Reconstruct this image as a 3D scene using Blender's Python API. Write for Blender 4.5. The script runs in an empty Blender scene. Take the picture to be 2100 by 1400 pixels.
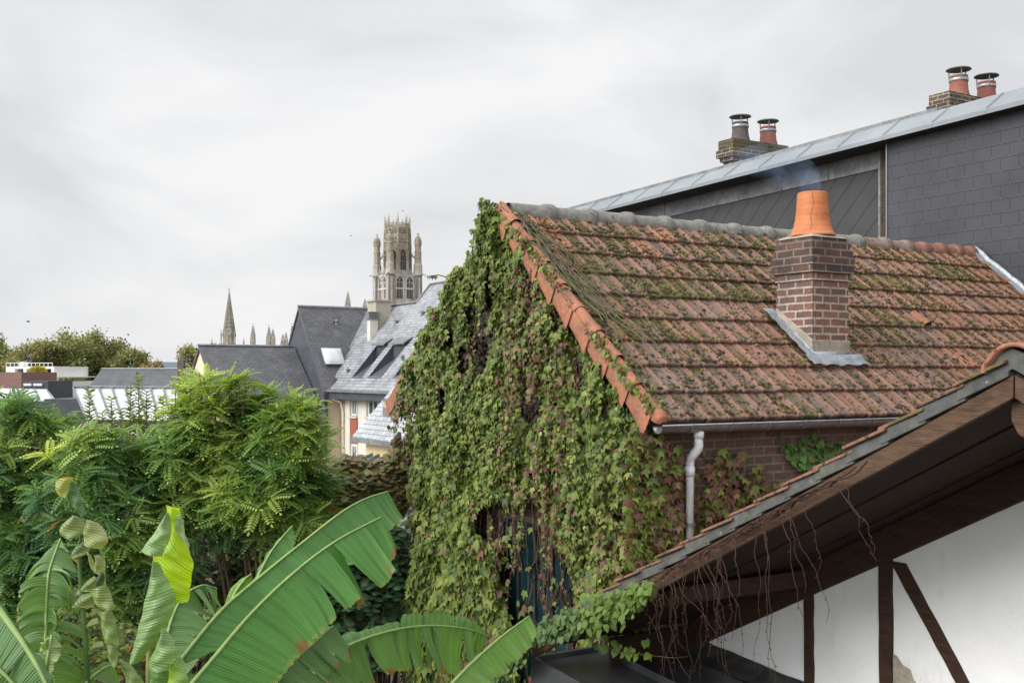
import bpy, math, random
import numpy as np
from mathutils import Vector, noise as mnoise

random.seed(7); RNG = np.random.default_rng(7)
SC = bpy.context.scene
F = 2200.0; CX = 1050.0; HY = 765.0; H = 7.0     # focal length in photo pixels, horizon row, eye height

# ------------------------------------------------------------------ camera
cam = bpy.data.cameras.new('camera'); camo = bpy.data.objects.new('camera', cam)
SC.collection.objects.link(camo); SC.camera = camo
cam.sensor_width = 36; cam.lens = 36 * F / 2100; cam.shift_y = (HY - 700) / 2100
cam.clip_end = 5000; cam.clip_start = 0.1
camo.location = (0, 0, H); camo.rotation_euler = (math.radians(90), 0, 0)
SC.view_settings.view_transform = 'Standard'; SC.view_settings.look = 'None'
SC.view_settings.gamma = 1; SC.view_settings.exposure = 0.5
SC.cycles.max_bounces = 6; SC.cycles.transparent_max_bounces = 12; SC.cycles.volume_bounces = 1

# ------------------------------------------------------------------ world: overcast sky
SUN_EL, SUN_AZ = math.radians(27), math.radians(-118)
w = bpy.data.worlds.new('World'); SC.world = w; w.use_nodes = True
nt = w.node_tree; nt.nodes.clear(); N = nt.nodes.new; L = nt.links.new
out = N('ShaderNodeOutputWorld'); bg = N('ShaderNodeBackground'); bg.inputs['Strength'].default_value = 0.1
sky = N('ShaderNodeTexSky'); sky.sky_type = 'NISHITA'; sky.sun_disc = False
sky.sun_elevation = SUN_EL; sky.sun_rotation = SUN_AZ; sky.dust_density = 3
tc = N('ShaderNodeTexCoord'); mp = N('ShaderNodeMapping'); mp.inputs['Scale'].default_value = (1, 1, 2.4)
mp.inputs['Rotation'].default_value = (0.2, 0.5, 0.3)
n1 = N('ShaderNodeTexNoise'); n1.inputs['Scale'].default_value = 2.5; n1.inputs['Detail'].default_value = 8
n1.inputs['Roughness'].default_value = 0.5; n1.inputs['Distortion'].default_value = 0.5
r1 = N('ShaderNodeValToRGB')
r1.color_ramp.elements[0].position = 0.38; r1.color_ramp.elements[0].color = (0.64, 0.65, 0.668, 1)
r1.color_ramp.elements[1].position = 0.62; r1.color_ramp.elements[1].color = (0.835, 0.835, 0.84, 1)
mul = N('ShaderNodeVectorMath'); mul.operation = 'SCALE'; mul.inputs['Scale'].default_value = 8.6
mx = N('ShaderNodeMix'); mx.data_type = 'RGBA'; mx.inputs['Factor'].default_value = 0.97
L(tc.outputs['Generated'], mp.inputs['Vector']); L(mp.outputs['Vector'], n1.inputs['Vector'])
L(n1.outputs['Fac'], r1.inputs['Fac']); L(r1.outputs['Color'], mul.inputs[0])
sx = N('ShaderNodeSeparateXYZ'); L(tc.outputs['Generated'], sx.inputs[0])
mr = N('ShaderNodeMapRange'); mr.interpolation_type = 'SMOOTHSTEP'; L(sx.outputs[2], mr.inputs[0])   # overcast skies are brightest overhead
for i_, v_ in ((1, 0.36), (2, 0.95), (3, 7.95), (4, 13.5)): mr.inputs[i_].default_value = v_
dt = N('ShaderNodeVectorMath'); dt.operation = 'DOT_PRODUCT'; L(tc.outputs['Generated'], dt.inputs[0]); dt.inputs[1].default_value = (-0.8, -0.6, 0.0)
mr2 = N('ShaderNodeMapRange'); mr2.interpolation_type = 'SMOOTHSTEP'; L(dt.outputs['Value'], mr2.inputs[0])       # added brightness in the unseen sky behind the left shoulder, lights the white wall
for i_, v_ in ((1, 0.05), (2, 0.7), (3, 1.0), (4, 2.7)): mr2.inputs[i_].default_value = v_
mm = N('ShaderNodeMath'); mm.operation = 'MULTIPLY'; L(mr.outputs[0], mm.inputs[0]); L(mr2.outputs[0], mm.inputs[1]); L(mm.outputs[0], mul.inputs['Scale'])
L(sky.outputs['Color'], mx.inputs[6]); L(mul.outputs['Vector'], mx.inputs[7])
L(mx.outputs[2], bg.inputs['Color']); L(bg.outputs['Background'], out.inputs['Surface'])

sl = bpy.data.lights.new('sun', 'SUN'); sl.energy = 1.5; sl.angle = math.radians(25); sl.color = (1, 0.97, 0.92)
slo = bpy.data.objects.new('sun', sl); SC.collection.objects.link(slo)
slo.location = (0, 0, 60)
sd = Vector((math.sin(SUN_AZ) * math.cos(SUN_EL), math.cos(SUN_AZ) * math.cos(SUN_EL), math.sin(SUN_EL)))   # from behind the left shoulder
slo.rotation_euler = sd.to_track_quat('Z', 'Y').to_euler()

# ------------------------------------------------------------------ coordinates
UX, UY = -0.5200, 0.8542       # street grid axis u (left and away)
VX, VY = 0.8542, 0.5200        # street grid axis v (right and away)
def P(px, py, Y): return ((px - CX) / F * Y, Y, H - (py - HY) / F * Y)
def G(u, v, z): return (UX * u + VX * v, UY * u + VY * v, H + z)
def uvof(x, y): return (UX * x + UY * y, VX * x + VY * y)
def PV(px, py, v):
    X = (px - CX) / F; return P(px, py, v / (VY + VX * X))
def PU(px, py, u):
    X = (px - CX) / F; return P(px, py, u / (UY + UX * X))
def PVz(px, py, v):
    X = (px - CX) / F; Y = v / (VY + VX * X); return (UX * X + UY) * Y, -(py - HY) / F * Y   # (u, z)
def project(p): return CX + F * p[0] / p[1], HY - F * (p[2] - H) / p[1]
rnd = random.uniform
def fbm(x, y, z=0.0): return mnoise.fractal(Vector((x, y, z)), 0.6, 2.0, 4)

# ------------------------------------------------------------------ mesh builder
ORG = {}
class MB:
    def __init__(s): s.v = []; s.f = []; s.c = []; s.col = (0.5, 0.5, 0.5, 1)
    def add(s, vs, fs, col=None):
        b = len(s.v); s.v += [tuple(p) for p in vs]; s.f += [[i + b for i in f] for f in fs]
        s.c += [col or s.col] * len(vs)
    def quad(s, a, b, c, d, col=None): s.add([a, b, c, d], [(0, 1, 2, 3)], col)
    def hexa(s, p, col=None):      # p[0:4] one ring, p[4:8] the other ring
        s.add(p, [(0, 3, 2, 1), (4, 5, 6, 7), (0, 1, 5, 4), (1, 2, 6, 5), (2, 3, 7, 6), (3, 0, 4, 7)], col)
    def gbox(s, u0, u1, v0, v1, z0, z1, col=None):
        s.hexa([G(u0, v0, z0), G(u1, v0, z0), G(u1, v1, z0), G(u0, v1, z0),
                G(u0, v0, z1), G(u1, v0, z1), G(u1, v1, z1), G(u0, v1, z1)], col)
    def wbox(s, x0, x1, y0, y1, z0, z1, col=None):
        s.hexa([(x0, y0, z0), (x1, y0, z0), (x1, y1, z0), (x0, y1, z0), (x0, y0, z1), (x1, y0, z1), (x1, y1, z1), (x0, y1, z1)], col)
    def extrude(s, poly, fn0, fn1, col=None):
        n = len(poly); a = [fn0(*q) for q in poly]; b = [fn1(*q) for q in poly]
        s.add(a + b, [tuple(range(n))[::-1], tuple(range(n, 2 * n))] + [(i, (i + 1) % n, n + (i + 1) % n, n + i) for i in range(n)], col)
    def tube(s, pts, rad, sides=6, caps=True, col=None):
        pts = [Vector(p) for p in pts]; n = len(pts)
        if not hasattr(rad, '__len__'): rad = [rad] * n
        vs = []; up = Vector((0.13, 0.21, 0.97))
        for i, p in enumerate(pts):
            t = (pts[min(i + 1, n - 1)] - pts[max(i - 1, 0)])
            if t.length < 1e-9: t = Vector((0, 0, 1))
            t.normalize()
            a = t.cross(up if abs(t.dot(up)) < 0.97 else Vector((1, 0, 0))).normalized(); b = t.cross(a)
            for k in range(sides):
                q = 2 * math.pi * k / sides
                vs.append(p + (a * math.cos(q) + b * math.sin(q)) * rad[i])
        fs = [(i * sides + k, i * sides + (k + 1) % sides, (i + 1) * sides + (k + 1) % sides, (i + 1) * sides + k) for i in range(n - 1) for k in range(sides)]
        if caps: fs += [tuple(range(sides))[::-1], tuple(range((n - 1) * sides, n * sides))]
        s.add(vs, fs, col)
    def lathe(s, c, prof, sides=24, col=None, wob=0):
        vs = []
        for (r, z) in prof:
            for k in range(sides):
                q = 2 * math.pi * k / sides; rr = r * (1 + wob * math.sin(3 * q + z * 9))
                vs.append((c[0] + rr * math.cos(q), c[1] + rr * math.sin(q), c[2] + z))
        n = len(prof)
        fs = [(i * sides + k, i * sides + (k + 1) % sides, (i + 1) * sides + (k + 1) % sides, (i + 1) * sides + k) for i in range(n - 1) for k in range(sides)]
        s.add(vs, fs, col)
    def build(s, name, mat, parent=None, smooth=False, uv=None, bevel=0):
        me = bpy.data.meshes.new(name)
        o = bpy.data.objects.new(name, me); SC.collection.objects.link(o)
        V = np.array(s.v, dtype=float)
        if parent is not None:
            org = ORG[parent.name]; o.parent = parent
        elif len(V):
            org = ((V[:, 0].min() + V[:, 0].max()) / 2, (V[:, 1].min() + V[:, 1].max()) / 2, V[:, 2].min()); o.location = org
        ORG[o.name] = tuple(org)
        me.from_pydata((V - np.array(org)).tolist(), [], s.f); me.update()
        uvl = me.uv_layers.new(name='UVMap')
        for p in me.polygons:
            if uv is not None:
                for li in p.loop_indices: uvl.data[li].uv = uv[me.loops[li].vertex_index]
            else:
                n = p.normal; t = Vector((0, 0, 1)).cross(n)
                t = Vector((VX, VY, 0)) if t.length < 0.05 else t.normalized()
                b = n.cross(t)
                for li in p.loop_indices:
                    q = Vector(V[me.loops[li].vertex_index]); uvl.data[li].uv = (q.dot(t), q.dot(b))
        ca = me.color_attributes.new('Col', 'FLOAT_COLOR', 'POINT')
        ca.data.foreach_set('color', np.array([c if len(c) == 4 else (*c, 1) for c in s.c], dtype=np.float32).ravel())
        if smooth: me.polygons.foreach_set('use_smooth', [True] * len(me.polygons))
        if bevel:
            m = o.modifiers.new('bevel', 'BEVEL'); m.width = bevel; m.segments = 2; m.limit_method = 'ANGLE'
        me.materials.append(mat)
        return o

def thing(name, label, cat, loc, group=None):
    o = bpy.data.objects.new(name, None); SC.collection.objects.link(o); o.location = loc; ORG[o.name] = tuple(loc)
    o.empty_display_size = 0.3
    return tag(o, label, cat, group)
def tag(o, label=None, cat=None, group=None, kind=None):
    if label: o['label'] = label
    if cat: o['category'] = cat
    if group: o['group'] = group
    if kind: o['kind'] = kind
    return o

def frames(d, n, size):
    y = d / np.linalg.norm(d, axis=1, keepdims=True)
    z = n - (n * y).sum(1, keepdims=True) * y; z /= np.linalg.norm(z, axis=1, keepdims=True) + 1e-9
    x = np.cross(y, z)
    return np.stack([x, y, z], axis=2) * np.asarray(size).reshape(-1, 1, 1)
def inst(name, mat, parent, tv, tf, R, T, col, smooth=False):
    tv = np.array(tv, float); tf = np.array(tf, int); n = len(T)
    V = (np.einsum('nij,mj->nmi', R, tv) + T[:, None, :]).reshape(-1, 3)
    Fc = (tf[None] + (np.arange(n) * len(tv))[:, None, None]).reshape(-1, tf.shape[1])
    me = bpy.data.meshes.new(name); o = bpy.data.objects.new(name, me); SC.collection.objects.link(o)
    if parent is not None: org = ORG[parent.name]; o.parent = parent
    else:
        mn, mxx = V.min(0), V.max(0); org = ((mn[0] + mxx[0]) / 2, (mn[1] + mxx[1]) / 2, mn[2]); o.location = org
    ORG[o.name] = tuple(org); V -= np.array(org)
    k = tf.shape[1]; m = len(Fc)
    me.vertices.add(len(V)); me.vertices.foreach_set('co', V.astype(np.float32).ravel())
    me.loops.add(m * k); me.loops.foreach_set('vertex_index', Fc.astype(np.int32).ravel())
    me.polygons.add(m); me.polygons.foreach_set('loop_start', np.arange(0, m * k, k, dtype=np.int32))
    me.update(calc_edges=True); me.validate()
    ca = me.color_attributes.new('Col', 'FLOAT_COLOR', 'POINT')
    C = np.concatenate([col, np.ones((n, 1))], 1); C = np.repeat(C, len(tv), 0)
    ca.data.foreach_set('color', C.astype(np.float32).ravel())
    if smooth: me.polygons.foreach_set('use_smooth', [True] * m)
    me.materials.append(mat)
    return o
def catmull(pts, n):
    pts = [Vector(p) for p in pts]; pts = [pts[0] * 2 - pts[1]] + pts + [pts[-1] * 2 - pts[-2]]
    res = []; segs = len(pts) - 3
    for i in range(n + 1):
        t = i / n * segs; k = min(int(t), segs - 1); t -= k
        a, b, c, d = pts[k:k + 4]
        res.append(0.5 * ((2 * b) + (c - a) * t + (2 * a - 5 * b + 4 * c - d) * t * t + (3 * b - a - 3 * c + d) * t ** 3))
    return res

# ------------------------------------------------------------------ materials
class Mat:
    def __init__(s, name):
        s.m = bpy.data.materials.new(name); s.m.use_nodes = True; s.t = s.m.node_tree; s.b = s.t.nodes['Principled BSDF']
    def n(s, typ, **kw):
        nd = s.t.nodes.new('ShaderNode' + typ)
        for k, v in kw.items():
            key = k.replace('_', ' ')
            if key in nd.inputs: s.set(nd.inputs[key], v)
            else: setattr(nd, k, v)
        return nd
    def set(s, inp, v):
        if isinstance(v, bpy.types.NodeSocket): s.t.links.new(v, inp)
        else:
            if hasattr(inp.default_value, '__len__') and len(inp.default_value) == 4 and len(v) == 3: v = (*v, 1)
            inp.default_value = v
    def noise(s, vec, scale, detail=4, rough=0.6, dist=0):
        return s.n('TexNoise', Vector=vec, Scale=scale, Detail=detail, Roughness=rough, Distortion=dist).outputs['Fac']
    def ramp(s, fac, *stops):
        r = s.n('ValToRGB'); s.set(r.inputs['Fac'], fac); e = r.color_ramp.elements
        while len(e) < len(stops): e.new(0.5)
        for i, (p, c) in enumerate(stops):
            e[i].position = p; e[i].color = (*c, 1) if hasattr(c, '__len__') else (c, c, c, 1)
        return r.outputs['Color']
    def mix(s, fac, a, b, mode='MIX'):
        m = s.n('Mix'); m.data_type = 'RGBA'; m.blend_type = mode
        for i, v in ((0, fac), (6, a), (7, b)): s.set(m.inputs[i], v)
        return m.outputs[2]
    def math(s, op, a, b=0.0):
        m = s.n('Math'); m.operation = op; s.set(m.inputs[0], a); s.set(m.inputs[1], b); return m.outputs[0]
    def coord(s, which='Object'): return s.n('TexCoord').outputs[which]
    def mapping(s, vec, scale=(1, 1, 1), rot=(0, 0, 0)): return s.n('Mapping', Vector=vec, Scale=scale, Rotation=rot).outputs[0]
    def col(s): a = s.n('Attribute'); a.attribute_name = 'Col'; return a.outputs['Color']
    def colalpha(s): a = s.n('Attribute'); a.attribute_name = 'Col'; return a.outputs['Alpha']
    def bump(s, h, strength=0.3, dist=0.01): s.set(s.b.inputs['Normal'], s.n('Bump', Height=h, Strength=strength, Distance=dist).outputs[0])
    def fin(s, base, rough=0.7, spec=0.4, metal=0.0):
        s.set(s.b.inputs['Base Color'], base); s.set(s.b.inputs['Roughness'], rough)
        s.set(s.b.inputs['Specular IOR Level'], spec); s.set(s.b.inputs['Metallic'], metal); return s.m

def simple(name, c1, c2, scale=4, rough=0.75, bump=0.25, dist=0.01, spec=0.35, metal=0, stretch=(1, 1, 1), fine=True):
    m = Mat(name); v = m.mapping(m.coord(), stretch); a = m.noise(v, scale, 6)
    c = m.ramp(a, (0.32, c1), (0.68, c2)); h = m.noise(v, scale * 6, 5)
    if fine: c = m.mix(0.25, c, m.ramp(h, (0.3, 0.0), (0.7, 1.0)), 'OVERLAY')
    m.bump(h, bump, dist); return m.fin(c, rough, spec, metal)

def brickmat(name, cA, cB, mortar, bw=0.225, rh=0.075, mort=0.011, grime=(0.06, 0.055, 0.05), grimeamt=0.5, moss=False):
    m = Mat(name); uv = m.coord('UV')
    dn = m.n('TexNoise', Vector=uv, Scale=9.0, Detail=3.0).outputs['Color']
    uvd = m.mix(0.012, uv, dn, 'ADD')
    br = m.n('TexBrick', Vector=uvd, Color1=cA, Color2=cB, Mortar=mortar, Scale=1.0, Mortar_Size=mort, Mortar_Smooth=0.25, Bias=0.0, Brick_Width=bw, Row_Height=rh)
    c = br.outputs['Color']; ns = m.noise(uv, 30, 5); c = m.mix(0.45, c, m.ramp(ns, (0.25, 0.1), (0.75, 0.95)), 'OVERLAY')
    big = m.noise(uv, 2.3, 5); c = m.mix(m.math('MULTIPLY', m.ramp(big, (0.45, 0.0), (0.7, 1.0)), grimeamt), c, grime)
    if moss:
        mo = m.noise(uv, 7, 6); c = m.mix(m.ramp(mo, (0.52, 0.0), (0.6, 1.0)), c, (0.09, 0.1, 0.025))
    hh = m.math('SUBTRACT', m.math('MULTIPLY', ns, 0.35), br.outputs['Fac'])
    m.bump(hh, 0.8, 0.012); return m.fin(c, 0.88, 0.25)

def slatemat(name, cA, cB, bw=0.22, rh=0.11, mort=0.008, rough=0.42, moss=0.0, hooks=False):
    m = Mat(name); uv = m.coord('UV')
    br = m.n('TexBrick', Vector=uv, Color1=cA, Color2=cB, Mortar=tuple(x * 0.3 for x in cA), Scale=1.0, Mortar_Size=mort, Mortar_Smooth=0.3, Brick_Width=bw, Row_Height=rh)
    c = br.outputs['Color']; ns = m.noise(uv, 1.1, 6); c = m.mix(0.5, c, m.ramp(ns, (0.3, 0.25), (0.7, 0.75)), 'OVERLAY')
    if moss:
        mo = m.noise(m.mapping(uv, (1, 0.35, 1)), 2.2, 8, 0.75); c = m.mix(m.math('MULTIPLY', m.ramp(mo, (0.55, 0.0), (0.68, 1.0)), moss), c, (0.16, 0.17, 0.1))
    if hooks:
        sp_ = m.n('SeparateXYZ', Vector=uv); ry = m.math('DIVIDE', sp_.outputs[1], rh); par = m.math('MULTIPLY', m.math('FLOOR', ry), 0.5)
        hk = m.math('MULTIPLY', m.math('LESS_THAN', m.math('ABSOLUTE', m.math('SUBTRACT', m.math('FRACT', m.math('ADD', m.math('DIVIDE', sp_.outputs[0], bw), par)), 0.5)), 0.018), m.math('LESS_THAN', m.math('FRACT', ry), 0.16))
        c = m.mix(m.math('MULTIPLY', hk, 0.35), c, (0.2, 0.21, 0.23))
    sep = m.n('SeparateXYZ', Vector=uv); saw = m.math('FRACT', m.math('DIVIDE', sep.outputs[1], rh))
    hh = m.math('SUBTRACT', m.math('MULTIPLY', saw, -0.6), m.math('MULTIPLY', br.outputs['Fac'], 0.5))
    m.bump(m.math('ADD', hh, m.math('MULTIPLY', m.noise(uv, 14, 3), 0.3)), 0.35, 0.012)
    rr = m.math('ADD', rough, m.math('MULTIPLY', m.noise(uv, 3, 4), 0.2))
    return m.fin(c, rr, 0.5)

def leafmat(name, rough=0.45, trans=0.35, spec=0.35, gain=1.0, tint=(1.25, 1.2, 0.5)):
    m = Mat(name); c = m.col(); v = m.coord()
    c = m.mix(0.35, c, m.ramp(m.noise(v, 12, 3), (0.3, 0.3), (0.7, 0.72)), 'OVERLAY')
    m.fin(c, rough, spec)
    tr = m.n('BsdfTranslucent'); m.set(tr.inputs['Color'], m.mix(1.0, c, tint, 'MULTIPLY'))
    ms = m.n('MixShader'); ms.inputs[0].default_value = trans
    m.t.links.new(m.b.outputs[0], ms.inputs[1]); m.t.links.new(tr.outputs[0], ms.inputs[2])
    m.t.links.new(ms.outputs[0], m.t.nodes['Material Output'].inputs['Surface'])
    return m.m

def tile_material():
    m = Mat('old_clay_tile'); v = m.coord(); c = m.col(); al = m.colalpha()
    big = m.noise(v, 2.2, 5); fine = m.noise(v, 38, 6, 0.7); mid = m.noise(v, 11, 5, 0.65)
    c = m.mix(0.4, c, m.ramp(fine, (0.25, 0.15), (0.75, 0.9)), 'OVERLAY')
    c = m.mix(m.math('MULTIPLY', m.ramp(mid, (0.48, 0.0), (0.68, 1.0)), 0.35), c, (0.13, 0.105, 0.095))
    # pale lichen flecks
    c = m.mix(m.math('MULTIPLY', m.ramp(m.noise(v, 60, 3), (0.66, 0.0), (0.72, 1.0)), 0.5), c, (0.34, 0.32, 0.27))
    # round dark lichen spots
    vo = m.n('TexVoronoi', Vector=v, Scale=23.0, Randomness=1.0); sp = m.ramp(vo.outputs['Distance'], (0.26, 1.0), (0.36, 0.0))
    keep = m.ramp(m.n('SeparateColor', Color=vo.outputs['Color']).outputs[0], (0.34, 0.0), (0.4, 1.0))
    c = m.mix(m.math('MULTIPLY', m.math('MULTIPLY', sp, keep), 0.85), c, (0.045, 0.04, 0.022))
    # moss cover
    mo = m.math('ADD', m.noise(v, 7, 7, 0.75), m.math('MULTIPLY', m.math('SUBTRACT', al, 0.5), 0.55))
    mc = m.ramp(m.noise(v, 26, 4), (0.35, (0.05, 0.045, 0.02)), (0.52, (0.10, 0.092, 0.028)), (0.72, (0.16, 0.15, 0.035)))
    mf = m.ramp(mo, (0.56, 0.0), (0.63, 1.0)); c = m.mix(m.math('MULTIPLY', mf, 0.9), c, mc)
    m.bump(m.math('ADD', m.math('MULTIPLY', fine, 0.5), m.math('ADD', m.math('MULTIPLY', mf, m.noise(v, 45, 3)), m.math('MULTIPLY', sp, 0.5))), 0.7, 0.012)
    return m.fin(c, 0.68, 0.35)
def vcolmat(name, rough=0.8, amt=0.5, scale=20, bump=0.4, dist=0.01, spec=0.3):
    m = Mat(name); v = m.coord(); n = m.noise(v, scale, 6, 0.65)
    c = m.mix(amt, m.col(), m.ramp(n, (0.28, 0.1), (0.72, 0.9)), 'OVERLAY'); m.bump(n, bump, dist); return m.fin(c, rough, spec)
def terracotta():
    m = Mat('terracotta'); v = m.coord(); n = m.noise(v, 3.5, 7, 0.7); f = m.noise(v, 40, 5)
    c = m.ramp(n, (0.3, (0.20, 0.085, 0.055)), (0.55, (0.34, 0.135, 0.075)), (0.75, (0.27, 0.145, 0.10)))
    c = m.mix(0.3, c, m.ramp(f, (0.3, 0.1), (0.7, 0.9)), 'OVERLAY')
    c = m.mix(m.math('MULTIPLY', m.ramp(m.noise(v, 9, 7, 0.8), (0.5, 0.0), (0.64, 1.0)), 0.7), c, (0.15, 0.115, 0.085))
    c = m.mix(m.ramp(m.noise(v, 55, 4), (0.66, 0.0), (0.7, 0.7)), c, (0.06, 0.05, 0.035))
    m.bump(f, 0.4, 0.006); return m.fin(c, 0.7, 0.3)
def woodmat(name, c1, c2, axis_stretch=(1, 14, 1), rough=0.75, bump=0.5):
    m = Mat(name); uv = m.mapping(m.coord('UV'), axis_stretch); n = m.noise(uv, 3.0, 7, 0.7, 0.3); g = m.noise(uv, 14, 4)
    c = m.ramp(n, (0.3, c1), (0.7, c2)); c = m.mix(0.4, c, m.ramp(g, (0.3, 0.1), (0.7, 0.9)), 'OVERLAY')
    c = m.mix(m.math('MULTIPLY', m.ramp(m.noise(m.coord(), 4, 5), (0.55, 0.0), (0.7, 1.0)), 0.45), c, tuple(x * 0.35 for x in c1))
    m.bump(m.math('ADD', g, n), bump, 0.008); return m.fin(c, rough, 0.3)
def plaster(name, c1, c2, stain=(0.35, 0.3, 0.22), amt=0.35, bs=28, b=0.35):
    m = Mat(name); v = m.coord(); n = m.noise(v, 1.3, 6); c = m.ramp(n, (0.3, c1), (0.7, c2))
    s = m.noise(m.mapping(v, (1, 1, 0.35)), 3, 8, 0.75); c = m.mix(m.math('MULTIPLY', m.ramp(s, (0.56, 0.0), (0.75, 1.0)), amt), c, stain)
    m.bump(m.math('ADD', m.noise(v, bs, 5), m.noise(v, 5, 3)), b, 0.01); return m.fin(c, 0.9, 0.2)
def flat(name, c, rough=0.6, metal=0, spec=0.4): m = Mat(name); return m.fin(c, rough, spec, metal)

M_TILE = tile_material(); M_TERRA = terracotta(); M_VCOL = vcolmat('weathered_surface')
M_RIDGE = simple('grey_ridge_tile', (0.12, 0.115, 0.1), (0.2, 0.19, 0.17), 5, 0.7, 0.5)
M_BRICK = brickmat('chimney_brick', (0.235, 0.11, 0.08), (0.13, 0.08, 0.07), (0.36, 0.32, 0.265), bw=0.215, rh=0.0738, mort=0.012, grimeamt=0.55)
M_BRICKWALL = brickmat('wall_brick', (0.165, 0.105, 0.09), (0.11, 0.08, 0.074), (0.21, 0.17, 0.135), grimeamt=0.5)
M_BRICKDARK = brickmat('sooty_brick', (0.11, 0.075, 0.055), (0.055, 0.045, 0.04), (0.3, 0.26, 0.19), grime=(0.03, 0.028, 0.022), moss=False)
M_BRICKMOSS = brickmat('mossy_brick', (0.1, 0.07, 0.05), (0.05, 0.04, 0.036), (0.13, 0.12, 0.08), moss=True)
M_MORTAR = simple('mortar', (0.24, 0.215, 0.17), (0.36, 0.33, 0.27), 6, 0.92, 0.6)
M_LEAD = simple('lead_sheet', (0.20, 0.225, 0.25), (0.38, 0.41, 0.44), 5, 0.42, 0.5, metal=0.35)
M_ZINC = simple('zinc_sheet', (0.26, 0.29, 0.31), (0.34, 0.37, 0.39), 1.2, 0.36, 0.06, metal=0.55, fine=False)
M_ZINCOLD = simple('weathered_zinc', (0.12, 0.13, 0.135), (0.24, 0.25, 0.25), 3, 0.55, 0.25, metal=0.25)
M_GUTTER = simple('gutter_zinc', (0.17, 0.175, 0.18), (0.27, 0.28, 0.29), 4, 0.4, 0.1, metal=0.6)
M_PVC = simple('grey_plastic_pipe', (0.62, 0.67, 0.71), (0.70, 0.74, 0.78), 3, 0.4, 0.05)
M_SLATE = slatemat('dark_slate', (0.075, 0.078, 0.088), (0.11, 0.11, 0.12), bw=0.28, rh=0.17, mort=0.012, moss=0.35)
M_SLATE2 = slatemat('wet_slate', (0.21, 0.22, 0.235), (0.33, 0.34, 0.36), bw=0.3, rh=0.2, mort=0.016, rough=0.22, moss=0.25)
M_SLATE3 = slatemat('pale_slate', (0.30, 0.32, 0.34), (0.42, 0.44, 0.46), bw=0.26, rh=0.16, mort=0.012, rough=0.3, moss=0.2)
M_SLATEWALL = slatemat('slate_wall', (0.05, 0.056, 0.07), (0.065, 0.07, 0.082), rough=0.5)
M_FIBRE = slatemat('fibre_slate', (0.037, 0.038, 0.048), (0.0385, 0.0395, 0.0495), bw=0.265, rh=0.178, mort=0.005, rough=0.5, hooks=True)
M_STONE = simple('church_stone', (0.20, 0.175, 0.14), (0.42, 0.385, 0.33), 0.22, 0.9, 0.5, 0.1, stretch=(1, 1, 0.25))
M_STONEDARK = simple('church_stone_dark', (0.2, 0.18, 0.145), (0.38, 0.345, 0.285), 0.3, 0.9, 0.5, 0.1)
M_DARK = flat('dark_opening', (0.018, 0.018, 0.02), 0.6)
M_CREAM = plaster('cream_render', (0.62, 0.51, 0.36), (0.7, 0.6, 0.44), (0.4, 0.33, 0.24), 0.3)
M_YELLOW = plaster('yellow_render', (0.62, 0.5, 0.29), (0.68, 0.57, 0.36), (0.36, 0.3, 0.2), 0.45)
M_PALE = plaster('pale_render', (0.5, 0.47, 0.41), (0.6, 0.57, 0.5), (0.4, 0.36, 0.3), 0.3)
M_WHITE = plaster('white_lime_render', (0.74, 0.74, 0.735), (0.84, 0.84, 0.835), (0.42, 0.39, 0.34), 0.45, 45, 0.6)
M_PAINT = flat('white_paint', (0.75, 0.76, 0.76), 0.45)
M_REDPANEL = flat('brick_red_panel', (0.33, 0.10, 0.07), 0.7)
M_GLASS = flat('window_glass', (0.05, 0.06, 0.07), 0.08, 0, 0.8)
M_TEAL = simple('teal_glass', (0.004, 0.014, 0.018), (0.010, 0.036, 0.042), 1.5, 0.2, 0.05, spec=0.7)
M_TIMBER = woodmat('dark_timber', (0.025, 0.014, 0.01), (0.075, 0.038, 0.024), (1, 14, 1), .85, .8)
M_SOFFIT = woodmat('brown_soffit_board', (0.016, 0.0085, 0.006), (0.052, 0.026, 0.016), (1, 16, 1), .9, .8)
M_BARGE = woodmat('weathered_barge_board', (0.06, 0.034, 0.022), (0.135, 0.08, 0.05), (1, 12, 1), .85, .8)
M_BLACKROOF = simple('black_roof_sheet', (0.035, 0.037, 0.04), (0.075, 0.078, 0.083), 2.5, 0.32, 0.06, spec=0.5, fine=False)
M_BARK = vcolmat('bark', 0.9, 0.4, 25)
M_VINE = flat('vine_stem', (0.05, 0.028, 0.02), 0.9, 0, .15)
M_VINEG = flat('olive_stem', (0.10, 0.10, 0.055), 0.8)
M_IVY = leafmat('ivy_leaf', 0.5, 0.2, 0.28)
M_LOCUST = leafmat('pinnate_leaf', 0.42, 0.38, 0.3)
M_BUSH = leafmat('bush_leaf', 0.45, 0.25, 0.35)
M_FAR = leafmat('far_leaf', 0.7, 0.3, 0.15)
M_MOSS = leafmat('moss_cushion', 0.95, 0.0, 0.1)

# ================================================================== SETTING
g = MB(); g.add([(-2500, -300, -0.02), (2500, -300, -0.02), (2500, 4000, -0.02), (-2500, 4000, -0.02)], [(0, 1, 2, 3)])
ground = g.build('ground', simple('garden_soil', (0.035, 0.03, 0.02), (0.07, 0.075, 0.03), 1.3, 0.95, 0.6)); tag(ground, kind='structure')

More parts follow.
